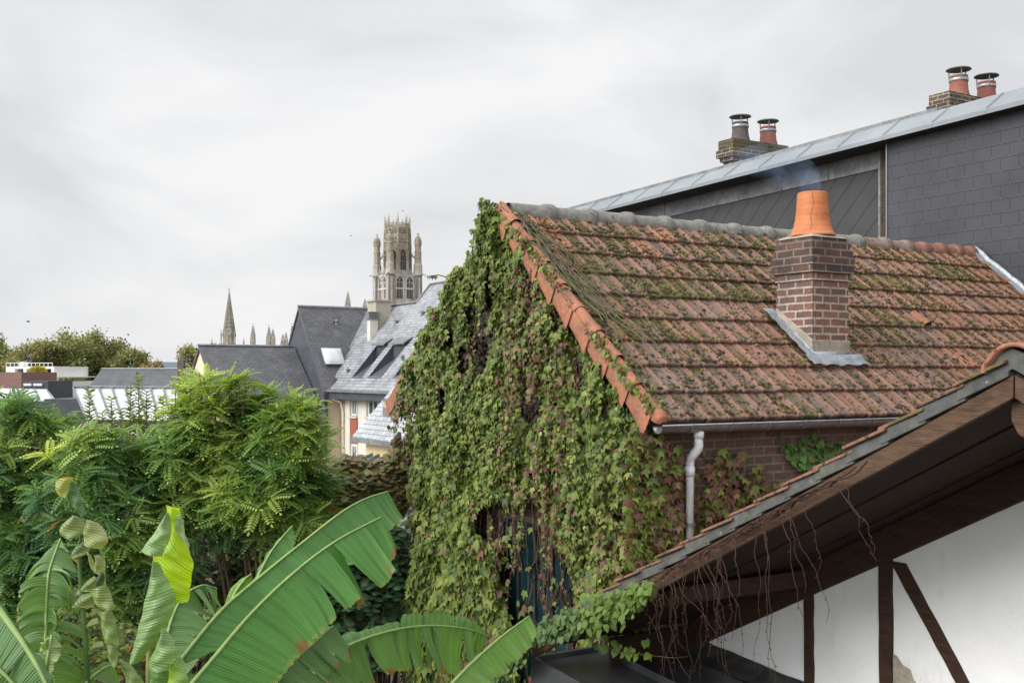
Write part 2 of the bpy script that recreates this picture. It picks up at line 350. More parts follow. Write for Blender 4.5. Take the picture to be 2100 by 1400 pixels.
# ================================================================== TILED IVY HOUSE
UR, ZR = 9.02, 1.60; CU, SU = 0.7752, 0.6317; V0, V1 = 5.30, 12.64; ZB = -H
def S(v, s, h=0.0): return G(UR - CU * s - SU * h, v, ZR - SU * s + CU * h)       # near slope: s down from the ridge, h off the surface
house = thing('brick_house', 'ivy covered brick house with mossy clay tile roof and one smoking chimney', 'house', G(UR, 8.9, ZB))
b = MB(); zw = ZR - 0.16; hw = 2.27
for v_a, v_b, mt in ((5.45, 12.6, M_BRICKWALL),):
    b.extrude([(UR - hw, ZB), (UR - hw, zw - hw * 0.815), (UR, zw), (UR + 1.84, zw - 1.84 * 0.815), (UR + 1.84, ZB)],
              lambda u, z: G(u, v_a, z), lambda u, z: G(u, v_b, z))
    b.build('wall', mt, house)
# roof deck (both slopes) and tiles
b = MB()
b.extrude([(UR - 2.40, ZR - 2.40 * 0.815 - 0.03), (UR, ZR - 0.03), (UR + 2.41, ZR - 2.41 * 0.815 - 0.03), (UR + 2.41, ZR - 2.41 * 0.815 - 0.10), (UR, ZR - 0.11), (UR - 2.40, ZR - 2.40 * 0.815 - 0.10)],
          lambda u, z: G(u, V0 + 0.06, z), lambda u, z: G(u, V1, z), (0.2, 0.1, 0.07, 0.6))
roof = b.build('roof', M_TILE, house)
b = MB(); EXP = 0.3455; PW = 0.2105; NR = 9; NC = 35; PA = 15
prof = [0.0, 0.35, 0.7, 0.9, 0.97, 1.0, 1.0]
for r in range(NR):
    for c in range(NC):
        v0 = V0 + 0.09 + c * PW; ju = rnd(-0.009, 0.009); jh = rnd(-0.003, 0.004); tw = rnd(-0.006, 0.006)
        x = c / NC; q = random.random() + 0.28 * (fbm(c * 0.35, r * 0.6) )
        warm = 0.25 + 0.55 * x + 0.45 * fbm(c * 0.22, r * 0.5, 3) + rnd(-0.22, 0.22)
        grey = (0.17, 0.128, 0.105); oran = (0.25, 0.115, 0.07); dk = (0.145, 0.105, 0.09)
        wv = max(0, min(1, warm)); col = [grey[i] * (1 - wv) + oran[i] * wv for i in range(3)]
        if random.random() < 0.12: col = list(dk)
        if random.random() < 0.03: col = [0.36, 0.15, 0.09]
        if r == 0 and c in (1,) or (r == 1 and c == 1): col = [0.38, 0.15, 0.085]
        kk = rnd(0.82, 1.15); col = [min(1, cc * kk) for cc in col]
        moss = 0.50 + 0.5 * fbm(c * 0.17 + 5, r * 0.55, 8) + rnd(-0.16, 0.16) + (0.14 if r < 3 else 0) + (0.1 if 2 < r < 6 and c < 8 else 0)
        if c > 26 or r > 6: moss -= 0.12
        if r == 0 and c in (1, 2): moss = 0.1
        col = (*col, max(0, min(1, moss)))
        vs = []; cs = []; last = r == NR - 1
        for j, t in enumerate(prof):
            s0 = 0.02 + r * EXP
            for i in range(PA + 1):
                p = i / PA
                h = 0.029 * math.exp(-((p - 0.11) / 0.06) ** 2) + 0.017 * math.exp(-((p - 0.29) / 0.04) ** 2) + 0.006 * math.exp(-((p - 0.65) / 0.06) ** 2) + 0.016 * math.exp(-((p - 0.97) / 0.05) ** 2)
                lift = (0.006 + 0.036 * t) + jh + tw * (p - 0.5) * t
                if t < 0.05: hh = lift + h * 0.6
                elif j == 5: hh = lift + h - 0.008
                elif j == 6: hh = lift - 0.036 + h * 0.4
                else: hh = lift + h
                if j in (3, 4): hh += 0.003
                ed = 0.011 * math.exp(-((p - 0.11) / 0.1) ** 2) + 0.006 * math.sin(p * 9)
                rf_ = min(1, (h / 0.03)); pan = 0.86 + 0.05 * math.sin(p * 9 + c); rc_ = (0.30, 0.132, 0.078)
                k2 = .7 * rf_ * (0 if j > 4 else 1); cs.append((*[(col[q] * pan) * (1 - k2) + rc_[q] * k2 for q in range(3)], max(0, col[3] - .5 * rf_ + .08 * (1 if j in (4, 5) else 0))))
                vs.append(S(v0 + p * PW * 0.992, s0 + t * (EXP + 0.035) + (ju + ed if j > 2 else 0) - (0.008 if j == 6 else 0), hh))
        n = PA + 1
        b.add(vs, [(j * n + i, j * n + i + 1, (j + 1) * n + i + 1, (j + 1) * n + i) for j in range(len(prof) - 1) for i in range(PA)], col)
        b.c[-len(vs):] = cs
tiles = b.build('tile_courses', M_TILE, roof, smooth=True)
def tile_h(v, s):       # height of the tile surface
    p = ((v - V0 - 0.09) / PW) % 1.0; t = ((s - 0.02) / EXP) % 1.0
    return 0.008 + 0.036 * t + 0.029 * math.exp(-((p - 0.11) / 0.06) ** 2) + 0.017 * math.exp(-((p - 0.29) / 0.04) ** 2)
# moss cushions
ico = [(0, 0, 1)] + [(math.cos(a), math.sin(a), 0.55) for a in [k * 2 * math.pi / 6 for k in range(6)]] + [(1.25 * math.cos(a + .5), 1.25 * math.sin(a + .5), -0.1) for a in [k * 2 * math.pi / 6 for k in range(6)]]
icf = [(0, 1 + k, 1 + (k + 1) % 6) for k in range(6)] + [(1 + k, 7 + k, 1 + (k + 1) % 6) for k in range(6)] + [(7 + k, 7 + (k + 1) % 6, 1 + (k + 1) % 6) for k in range(6)]
T = []; sz = []; col = []
while len(T) < 15000:
    v = rnd(V0 + 0.1, V1 - 0.1); t = random.random(); r = random.randrange(NR)
    if random.random() < 0.22: t = 1 - abs(random.gauss(0, 0.05))
    s = 0.02 + (r + t) * EXP; c_ = (v - V0) / PW
    m_ = 0.5 + 0.9 * fbm(c_ * 0.17 + 5, r * 0.55, 8) + (0.2 if r < 3 else 0) + 0.5 * fbm(v * 4, s * 4, 2)
    if c_ > 26 or r > 6: m_ -= 0.2
    if s < 0.14 and random.random() < 0.5: m_ += 0.6
    pp_ = ((v - V0 - 0.09) / PW) % 1.0
    if pp_ < .36 and t < .85 and random.random() < .75: continue
    if random.random() * 1.15 > m_ and not (random.random() < 0.12): continue
    T.append(S(v, s, tile_h(v, s))); a = rnd(0.005, 0.011) if random.random() < 0.8 else rnd(0.011, 0.021); sz.append(a)
    k = random.random(); col.append((0.055 + 0.08 * k, 0.048 + 0.072 * k, 0.024 + 0.014 * k) if random.random() < 0.6 else (0.055, 0.042, 0.03))
nn = np.array(S(0, 0, 1)) - np.array(S(0, 0, 0)); n_ = len(T)
d = RNG.normal(size=(n_, 3)); nrm = np.repeat(nn[None], n_, 0) + 0.15 * RNG.normal(size=(n_, 3))
R = frames(np.cross(d, nrm), nrm, sz)
o = inst('moss', M_MOSS, roof, ico, icf, R, np.array(T), np.array(col), True); o['kind'] = 'stuff'

# ridge tiles
b = MB(); v = V0 + 0.14; k = 0
while v < V1 - 0.05:
    ln = 0.50 if v < 10.6 else (0.40 if v < 11.3 else 0.33)
    ln = min(ln, V1 - v); colr = (0.17, 0.165, 0.15, 0.3) if v < 10.3 else ((0.2, 0.15, 0.12, .3) if v < 11 else (0.22, 0.11, 0.08, 0.25))
    rows = [(0, 0.098), (0.05, 0.10), (ln - 0.12, 0.102), (ln - 0.105, 0.112), (ln - 0.06, 0.121), (ln - 0.01, 0.121), (ln + 0.015, 0.116)]
    vs = []; jz = rnd(-0.006, 0.006)
    for (q, r) in rows:
        for i in range(15):
            a = math.pi * (-0.12 + 1.24 * i / 14); vs.append(G(UR - math.cos(a) * r * 1.05, v + q, ZR - 0.035 + jz + math.sin(a) * r * 1.05))
    b.add(vs, [(j * 15 + i, j * 15 + i + 1, (j + 1) * 15 + i + 1, (j + 1) * 15 + i) for j in range(len(rows) - 1) for i in range(14)] + [tuple(range(90, 105))], colr)
    v += ln
M_RT = Mat('ridge_tile'); vv = M_RT.coord(); cc = M_RT.mix(0.5, M_RT.col(), M_RT.ramp(M_RT.noise(vv, 14, 6, 0.7), (0.3, 0.1), (0.7, 0.9)), 'OVERLAY')
cc = M_RT.mix(M_RT.ramp(M_RT.noise(vv, 18, 4), (0.62, 0.0), (0.66, 0.8)), cc, (0.05, 0.05, 0.025)); cc = M_RT.mix(M_RT.ramp(M_RT.noise(M_RT.mapping(vv, (1.3, 1, 1)), 9, 5), (0.64, 0.0), (0.7, 0.7)), cc, (0.35, 0.36, 0.25))
M_RT.bump(M_RT.noise(vv, 40, 5), 0.4, 0.008); M_RT = M_RT.fin(cc, 0.6, 0.35)
b.build('ridge_tiles', M_RT, roof, smooth=True)

# verge tiles on both rakes
def verge(side):
    b = MB(); n = 9; AP = side > 0; ln = 3.11 / n
    def K(s, h, vv):
        if side > 0: return S(vv, s, h)
        return G(UR + CU * s + SU * h, vv, ZR - SU * s + CU * h)
    for i in range(n):
        if not AP and i < 6: continue
        s0 = i * ln + (0.02 if i == 0 else -0.03); s1 = (i + 1) * ln + 0.02; vc = V0 + 0.035; jj = rnd(-0.008, 0.008)
        rows = [(s0, 0.050), (s0 + 0.03, 0.052), (s1 - 0.07, 0.060), (s1 - 0.065, 0.068), (s1 - 0.02, 0.072), (s1, 0.069)]
        if i == n - 1: rows = rows[:-1] + [(s1 + 0.02, 0.074), (s1 + 0.055, 0.058), (s1 + 0.075, 0.02)]
        vs = []
        for (s, r) in rows:
            for k in range(11):
                a = math.pi * (-0.1 + 1.15 * k / 10); vs.append(K(s, 0.045 + r * math.sin(a) + jj, vc + r * 0.95 * -math.cos(math.pi - a) * 1.0))
        b.add(vs, [(j * 11 + k, j * 11 + k + 1, (j + 1) * 11 + k + 1, (j + 1) * 11 + k) for j in range(len(rows) - 1) for k in range(10)])
        # apron hanging over the gable, deeper and flared at its lower end
        if not AP and i < 8: continue
        m_ = 8; top = []; vs = []
        for k in range(m_ + 1):
            t = k / m_; s = s0 + 0.02 + (s1 - s0 - 0.02) * t; dep = 0.085 + 0.05 * t ** 1.3
            out_ = 0.006 + 0.014 * (t > 0.86)
            for (h, w_) in ((0.05, 0.0), (-dep * 0.5, 0.004), (-dep, 0.0)): vs.append(K(s + (0.02 if h < 0 else 0), h, vc - 0.062 - out_ - w_))
            for (h, w_) in ((-dep, 0.018), (0.05, 0.018)): vs.append(K(s, h, vc - 0.062 - out_ + w_))
        b.add(vs, [(k * 5 + j, k * 5 + (j + 1) % 5, (k + 1) * 5 + (j + 1) % 5, (k + 1) * 5 + j) for k in range(m_) for j in range(5)] + [(0, 1, 2, 3, 4), tuple(m_ * 5 + j for j in (4, 3, 2, 1, 0))])
    return b.build('verge_tiles', M_TERRA, roof, smooth=False, bevel=0.003)
vg = verge(1); 
for p in vg.data.polygons: p.use_smooth = True
verge(-1)

# chimney
ch_u0, ch_u1, ch_v0, ch_v1 = 7.20, 7.66, 7.71, 8.21
b = MB(); b.gbox(ch_u0, ch_u1, ch_v0, ch_v1, -0.15, 0.8815); b.gbox(ch_u0 - .014, ch_u1 + .014, ch_v0 - .014, ch_v1 + .014, 0.882, 0.9555)
chim = b.build('chimney', M_BRICK, roof, bevel=0.006); b = MB()
for (z0, z1, e) in ((0.9555, 1.0293, 0.04), (1.0293, 1.1031, 0.043), (1.1031, 1.1769, 0.028), (1.1769, 1.2507, 0.012), (1.2507, 1.300, -0.01)):
    b.gbox(ch_u0 - e, ch_u1 + e, ch_v0 - e, ch_v1 + e, z0 + .001, z1)
b.build('corbelled_head', brickmat('sooty_red_brick', (0.14, 0.07, 0.058), (0.06, 0.05, 0.048), (0.22, 0.19, 0.155), bw=0.215, rh=0.0738, mort=0.011, grime=(.03, .028, .025), grimeamt=.7), chim, bevel=0.006)
ctr = G((ch_u0 + ch_u1) / 2, (ch_v0 + ch_v1) / 2, 1.285); b = MB()
vs = []
for (e, z) in ((0.0, 1.30), (-0.02, 1.318), (-0.09, 1.345), (-0.14, 1.35)):
    for (uu, vv_) in ((ch_u0 - e, ch_v0 - e), (ch_u1 + e, ch_v0 - e), (ch_u1 + e, ch_v1 + e), (ch_u0 - e, ch_v1 + e)): vs.append(G(uu, vv_, z))
b.add(vs, [(j * 4 + k, j * 4 + (k + 1) % 4, j * 4 + 4 + (k + 1) % 4, j * 4 + 4 + k) for j in range(3) for k in range(4)] + [(12, 13, 14, 15)])
b.build('mortar_cap', M_MORTAR, chim, bevel=0.01)
M_POT = Mat('orange_pot'); vv = M_POT.coord(); n0 = M_POT.noise(M_POT.mapping(vv, (1, 1, 3)), 4, 6)
cc = M_POT.ramp(n0, (0.3, (0.36, 0.11, 0.04)), (0.55, (0.49, 0.16, 0.055)), (0.75, (0.46, 0.185, 0.085)))
wv = M_POT.n('TexWave', Vector=M_POT.mapping(vv, (1, 1, 1)), Scale=6.0, Distortion=1.5); wv.bands_direction = 'Z'
cc = M_POT.mix(0.05, cc, wv.outputs['Color'], 'OVERLAY'); cc = M_POT.mix(M_POT.math('MULTIPLY', M_POT.ramp(M_POT.noise(vv, 16, 7, 0.8), (0.58, 0.0), (0.68, 1.0)), 0.5), cc, (0.16, 0.07, 0.035))
M_POT.bump(M_POT.noise(vv, 30, 4), 0.25, 0.006); M_POT = M_POT.fin(cc, 0.6, 0.4)
b = MB(); pr = [(0.222, 0.0), (0.226, 0.012), (0.214, 0.026), (0.2, 0.04), (0.182, 0.09), (0.166, 0.16), (0.156, 0.24), (0.149, 0.33), (0.145, 0.41), (0.143, 0.425), (0.136, 0.43), (0.128, 0.425), (0.13, 0.3), (0.15, 0.1)]
pc = (ctr[0] - 0.0, ctr[1], ctr[2] + 0.045); b.lathe(pc, pr, 40)
pot = b.build('chimney_pot', M_POT, chim, smooth=True)
# hairline crack down the pot: thin groove strip
b = MB(); pts = []
for k in range(10):
    z = 0.05 + k * 0.0415; r = np.interp(z, [q[1] for q in pr[:10]], [q[0] for q in pr[:10]]) + 0.001
    a = math.radians(-112 + 3.5 * math.sin(k * 1.3) + k * 1.2); pts.append((pc[0] + r * math.cos(a), pc[1] + r * math.sin(a), pc[2] + z))
b.tube(pts, 0.0018, 5); b.build('crack', flat('crack_dark', (0.1, 0.035, 0.02), 0.9), pot)
# mortar fillet + lead flashing where the stack meets the roof
b = MB()
def slopez(u): return ZR - 0.815 * (UR - u)
def fillet(du, dv, zup, fn):
    pass
# side (facing -v): band following the slope; front (facing -u): level band
e = 0.012
b.hexa([G(ch_u0 - e, ch_v0 - e, slopez(ch_u0) + 0.06), G(ch_u1, ch_v0 - e, slopez(ch_u1) + 0.06), G(ch_u1, ch_v0 + .02, slopez(ch_u1) + 0.06), G(ch_u0 - e, ch_v0 + .02, slopez(ch_u0) + 0.06),
        G(ch_u0 - e, ch_v0 - e, slopez(ch_u0) + 0.20), G(ch_u1, ch_v0 - e, slopez(ch_u1) + 0.15), G(ch_u1, ch_v0 + .02, slopez(ch_u1) + 0.15), G(ch_u0 - e, ch_v0 + .02, slopez(ch_u0) + 0.20)])
b.gbox(ch_u0 - e - .002, ch_u0 + 0.02, ch_v0 - e - .002, ch_v1 + e, slopez(ch_u0) + 0.055, slopez(ch_u0) + 0.20)
b.build('mortar_fillet', M_MORTAR, chim, bevel=0.008)
b = MB(); e = 0.03
b.hexa([G(ch_u0 - e, ch_v0 - e, slopez(ch_u0 - e) + 0.02), G(ch_u1 + .06, ch_v0 - e, slopez(ch_u1 + .06) + 0.02), G(ch_u1 + .06, ch_v0 + .01, slopez(ch_u1 + .06) + 0.02), G(ch_u0 - e, ch_v0 + .01, slopez(ch_u0 - e) + 0.02),
        G(ch_u0 - e, ch_v0 - e, slopez(ch_u0) + 0.10), G(ch_u1 + .06, ch_v0 - e, slopez(ch_u1 + .06) + 0.10), G(ch_u1 + .06, ch_v0 + .01, slopez(ch_u1 + .06) + 0.10), G(ch_u0 - e, ch_v0 + .01, slopez(ch_u0) + 0.10)])
b.gbox(ch_u0 - e - .002, ch_u0 + 0.01, ch_v0 - e - .002, ch_v1 + e, slopez(ch_u0) + 0.0, slopez(ch_u0) + 0.09)
# dressed lead aprons over the tiles
def apron(vs0, vs1, s0, s1, nv=16, ns=8, amp=0.012):
    vs = []
    for i in range(ns + 1):
        for j in range(nv + 1):
            v = vs0 + (vs1 - vs0) * j / nv; s = s0 + (s1 - s0) * i / ns
            edge = (0.005 * math.sin(v * 31) + 0.004 * math.sin(v * 53 + 1)) * (i == ns)
            vs.append(S(v, s + edge, 0.082 + 0.5 * amp * math.sin(v * 29 + s * 3) * (i / ns) + 0.006 * math.sin(s * 40 + v * 7) - 0.008 * (i == ns)))
    n = nv + 1; b.add(vs, [(i * n + j, i * n + j + 1, (i + 1) * n + j + 1, (i + 1) * n + j) for i in range(ns) for j in range(nv)])
sA = (UR - ch_u0) / CU; sB = (UR - ch_u1) / CU
apron(ch_v0 - 0.13, ch_v0 - 0.0, sB - 0.14, sA + 0.05, 6, 14)
apron(ch_v0 - 0.15, ch_v1 + 0.11, sA + 0.0, sA + 0.145, 22, 6)
o = b.build('lead_flashing', M_LEAD, chim, smooth=True)
# dry creeper tuft on the stack
# gutter, brackets, downpipe
SE = 3.109
b = MB(); ug, zg = UR - 2.41 - 0.055, ZR - 1.964 - 0.045
rows = []; gu = []
for v in np.linspace(V0 + 0.02, V1, 14):
    for k in range(9):
        a = math.pi * k / 8; gu.append(G(ug - 0.062 * math.cos(a), v, zg - 0.062 * math.sin(a) * 1.0 - 0.004))
    for k in range(8, -1, -1):
        a = math.pi * k / 8; gu.append(G(ug - 0.055 * math.cos(a), v, zg - 0.055 * math.sin(a)))
b.add(gu, [(j * 18 + k, j * 18 + (k + 1) % 18, (j + 1) * 18 + (k + 1) % 18, (j + 1) * 18 + k) for j in range(13) for k in range(18)] + [tuple(range(9))])
b.tube([G(ug - 0.062, V0 + .02, zg), G(ug - 0.062, V1, zg)], 0.009, 8)
gut = b.build('gutter', M_GUTTER, house, smooth=True); b = MB()
for v in np.arange(V0 + 0.32, V1, 0.42):
    pts = [G(ug - 0.069 * math.cos(math.pi * k / 8), v, zg - 0.069 * math.sin(math.pi * k / 8)) for k in range(9)]
    b = MB(); b.tube([G(ug - 0.069, v, zg + 0.014)] + pts, 0.006, 5); b.build('gutter_bracket', M_GUTTER, gut)
dv = None
b = MB(); pd = PU(1434, 890, UR - 2.47); ud, vd = uvof(pd[0], pd[1]); wz = UR - hw - 0.085
pts = [G(ug, vd, zg - 0.05), G(ug, vd, zg - 0.17), G(ug + 0.012, vd, zg - 0.20), G(wz - 0.015, vd, zg - 0.27), G(wz, vd, zg - 0.31), G(wz, vd, -1.75)]
b.tube(pts, 0.037, 14); b.tube([G(ug, vd, zg - 0.055), G(ug, vd, zg - 0.11)], 0.042, 14); b.tube([G(wz, vd, zg - 0.345), G(wz, vd, zg - 0.42)], 0.042, 14)
dp = b.build('downpipe', M_PVC, house, smooth=True)
b = MB(); b.tube([G(wz, vd, zg - 0.80), G(wz, vd, zg - 0.825)], 0.049, 14); b.build('pipe_clip', M_GUTTER, dp)
# vent tile
p = PU(1890, 672, UR - 1.5); 
X = (1893 - CX) / F; best = None
for s in np.linspace(1.2, 2.4, 200):
    Yv = (UR - CU * s) / (UY + UX * X); vq = (VY + VX * X) * Yv; py = project(S(vq, s))[1]
    if best is None or abs(py - 672) < best[0]: best = (abs(py - 672), s, vq)
_, sv, vvv = best; b = MB(); vs = []
for i in range(7):
    t = i / 6
    for k in range(9):
        a = math.pi * k / 8; r = 0.03 + 0.035 * t; vs.append(S(vvv - r * math.cos(a), sv - 0.22 + 0.25 * t, 0.03 + r * 1.15 * math.sin(a)))
b.add(vs, [(j * 9 + k, j * 9 + k + 1, j * 9 + 10 + k, j * 9 + 9 + k) for j in range(6) for k in range(8)])
vt = b.build('vent_tile', M_TERRA, roof, smooth=True); b = MB()
b.add([S(vvv - 0.055 * math.cos(math.pi * k / 8), sv + 0.02, 0.03 + 0.06 * math.sin(math.pi * k / 8)) for k in range(9)], [tuple(range(9))]); b.build('vent_opening', M_DARK, vt)
# lead flashing up the far end, against the slate wall
b = MB(); vs = []
for i in range(24):
    s = i * SE / 23
    for (dv_, h) in ((-0.10, 0.045), (-0.06, 0.065), (-0.02, 0.055), (0.0, 0.08), (0.0, 0.11)): vs.append(S(V1 + dv_ + 0.01 * math.sin(i * 1.7), s, h + 0.008 * math.sin(i * 2.3)))
b.add(vs, [(i * 5 + k, i * 5 + k + 1, i * 5 + 6 + k, i * 5 + 5 + k) for i in range(23) for k in range(4)])
b.build('verge_flashing', M_LEAD, roof, smooth=True)
# teal window in the gable behind the creeper
b = MB(); u0, z0 = PVz(1175, 1290, 5.42); u1, z1 = PVz(1035, 1040, 5.42)
b.gbox(u0, u1, 5.41, 5.44, -3.6, z1 - .1); win = b.build('window', M_TEAL, house)
b = MB()
for uu in np.linspace(u0, u1, 5): b.gbox(uu - 0.02, uu + 0.02, 5.385, 5.409, -3.6, z1 - .1)
b.build('window_frame', flat('dark_frame', (0.02, 0.025, 0.03), 0.5), win)

# ================================================================== SMOKE
def smoke():
    b = MB(); top = Vector((pc[0], pc[1], pc[2] + 0.44))
    path = catmull([top + Vector(q) for q in ((0.0, 0, -0.02), (-0.04, 0, 0.08), (-0.13, 0.02, 0.19), (-0.30, 0.05, 0.27), (-0.52, 0.1, 0.33), (-0.78, 0.2, 0.38))], 14)
    b.tube(path, [0.08, .10, .12, .14, .16, .17, .18, .19, .2, .2, .19, .17, .14, .1, .05], 16)
    m = Mat('wood_smoke'); t = m.t; t.nodes.remove(m.b); v = m.coord()
    n = m.noise(v, 3.2, 5, 0.6, 0.8); dn = m.math('MULTIPLY', m.ramp(n, (0.42, 0.0), (0.7, 1.0)), 1.6)
    pv = m.n('VolumePrincipled', Color=(0.45, 0.62, 0.95), Density=dn, Anisotropy=0.3)
    t.links.new(pv.outputs[0], t.nodes['Material Output'].inputs['Volume'])
    o = b.build('chimney_smoke', m.m); tag(o, 'thin blue smoke drifting left from the orange chimney pot', 'smoke', kind='stuff')
smoke()

# ================================================================== SLATE-CLAD BUILDING (right, behind)
slb = thing('slate_building', 'tall dark slate clad building with pale zinc roof edge on the right', 'building', G(14, 16, ZB))
def zl(u): return 3.40 - 0.022 * (u - 8.3)
US = 10.42; UE = 18.9
b = MB(); b.hexa([G(-2, 12.68, ZB), G(US, 12.68, ZB), G(US, 16, ZB), G(-2, 16, ZB), G(-2, 12.68, zl(-2)), G(US, 12.68, zl(US)), G(US, 16, zl(US)), G(-2, 16, zl(-2))])
b.build('slate_wall', M_FIBRE, slb)
# diamond slates on the recessed wall
m = Mat('diamond_slate'); uv = m.coord('UV'); sp = m.n('SeparateXYZ', Vector=uv)
s1 = m.math('DIVIDE', m.math('ADD', sp.outputs[0], sp.outputs[1]), 0.37); s2 = m.math('DIVIDE', m.math('SUBTRACT', sp.outputs[0], sp.outputs[1]), 0.37)
def line(x, wd): return m.math('LESS_THAN', m.math('ABSOLUTE', m.math('SUBTRACT', m.math('FRACT', x), 0.5)), wd)
la = m.math('MAXIMUM', m.math('MULTIPLY', line(s2, 0.012), 0.25), line(s1, 0.03))
cc = m.mix(m.math('MULTIPLY', la, 0.85), m.ramp(m.noise(uv, 2, 5), (0.3, (0.038, 0.038, 0.04)), (0.7, (0.05, 0.05, 0.052))), (0.008, 0.008, 0.009))
m.bump(m.math('MULTIPLY', la, -1.0), 0.4, 0.01); M_DIAM = m.fin(cc, 0.55, 0.35)
b = MB(); b.hexa([G(US + 0.02, 13.0, ZB), G(UE, 13.0, ZB), G(UE, 16, ZB), G(US + 0.02, 16, ZB), G(US + 0.02, 13.0, zl(US)), G(UE, 13.0, zl(UE)), G(UE, 16, zl(UE)), G(US + 0.02, 16, zl(US))])
b.build('recessed_wall', M_DIAM, slb)
b = MB()   # zinc band below the soffit in sheets
u = US + 0.37
while u < UE - .1:
    u2 = min(u + 1.0, UE); b.hexa([G(u, 12.975, zl(u) - 0.30), G(u2 - .012, 12.975, zl(u2) - 0.30), G(u2 - .012, 12.998, zl(u2) - 0.30), G(u, 12.998, zl(u) - 0.30), G(u, 12.975, zl(u) - 0.02), G(u2 - .012, 12.975, zl(u2) - 0.02), G(u2 - .012, 12.998, zl(u2) - 0.02), G(u, 12.998, zl(u) - 0.02)]); u = u2
b.build('zinc_band', M_ZINCOLD, slb)
b = MB(); b.gbox(US + 0.30, US + 0.36, 12.93, 12.99, ZB, zl(US) - 0.03); b.build('corner_trim', M_ZINCOLD, slb)
b = MB(); b.gbox(US + 0.02, US + 0.298, 12.90, 12.98, ZB, zl(US) - 0.03); b.build('corner_timber', woodmat('grey_rotten_timber', (0.03, 0.018, 0.012), (0.09, 0.06, 0.04)), slb)
b = MB(); b.gbox(US - 0.012, US + 0.0, 12.66, 12.70, ZB, zl(US) - 0.03); b.build('edge_bead', M_ZINC, slb)
# zinc eave: sloped strip with standing seams
b = MB(); vl, vt_ = 12.45, 12.80
def ze(u, v): return zl(u) + 0.015 + (v - vl) * 0.72
b.hexa([G(-2, vl, zl(-2) - .04), G(UE, vl, zl(UE) - .04), G(UE, 16, zl(UE) - .005), G(-2, 16, zl(-2) - .005), G(-2, vl, zl(-2)), G(UE, vl, zl(UE)), G(UE, 16, zl(UE) + .03), G(-2, 16, zl(-2) + .03)])
b.build('soffit', simple('dark_soffit', (0.02, 0.018, 0.018), (0.04, 0.034, 0.03), 4), slb)
b = MB(); u = -2
while u < UE - .1:
    u2 = u + 0.82; vs = []; k = 6
    jz = rnd(-0.004, 0.006)
    for i in range(k + 1):
        uu = u + (u2 - u) * i / k; sag = 0.012 * math.sin(math.pi * i / k)
        for (v, z) in ((vl - 0.012, zl(uu) - 0.045), (vl - 0.02, zl(uu) + 0.012), (vl + 0.2, ze(uu, vl + 0.2) - sag + jz), (vt_, ze(uu, vt_)), (vt_ + 0.03, ze(uu, vt_) + 0.02), (vt_ + 2.5, ze(uu, vt_) + 0.12)): vs.append(G(uu - 0.004 * (i == k), v, z))
    b.add(vs, [(i * 6 + j, i * 6 + j + 1, i * 6 + 7 + j, i * 6 + 6 + j) for i in range(k) for j in range(5)])
    b.hexa([G(u - .01, vl - .02, zl(u) + .0), G(u + .01, vl - .02, zl(u) + .0), G(u + .01, vt_, ze(u, vt_) - .01), G(u - .01, vt_, ze(u, vt_) - .01), G(u - .004, vl - .02, zl(u) + .03), G(u + .004, vl - .02, zl(u) + .03), G(u + .004, vt_, ze(u, vt_) + .018), G(u - .004, vt_, ze(u, vt_) + .018)])
    u = u2
b.build('zinc_edge', M_ZINC, slb)
b = MB(); b.hexa([G(9.7, 12.84, 3.55), G(UE, 12.84, 3.3), G(UE, 15, 3.3), G(9.7, 15, 3.55), G(9.7, 12.84, ze(9.7, vt_) + .07), G(UE, 12.84, ze(UE, vt_) + .07), G(UE, 15, ze(UE, vt_) + .07), G(9.7, 15, ze(9.7, vt_) + .07)])
b.build('upstand', M_ZINCOLD, slb)

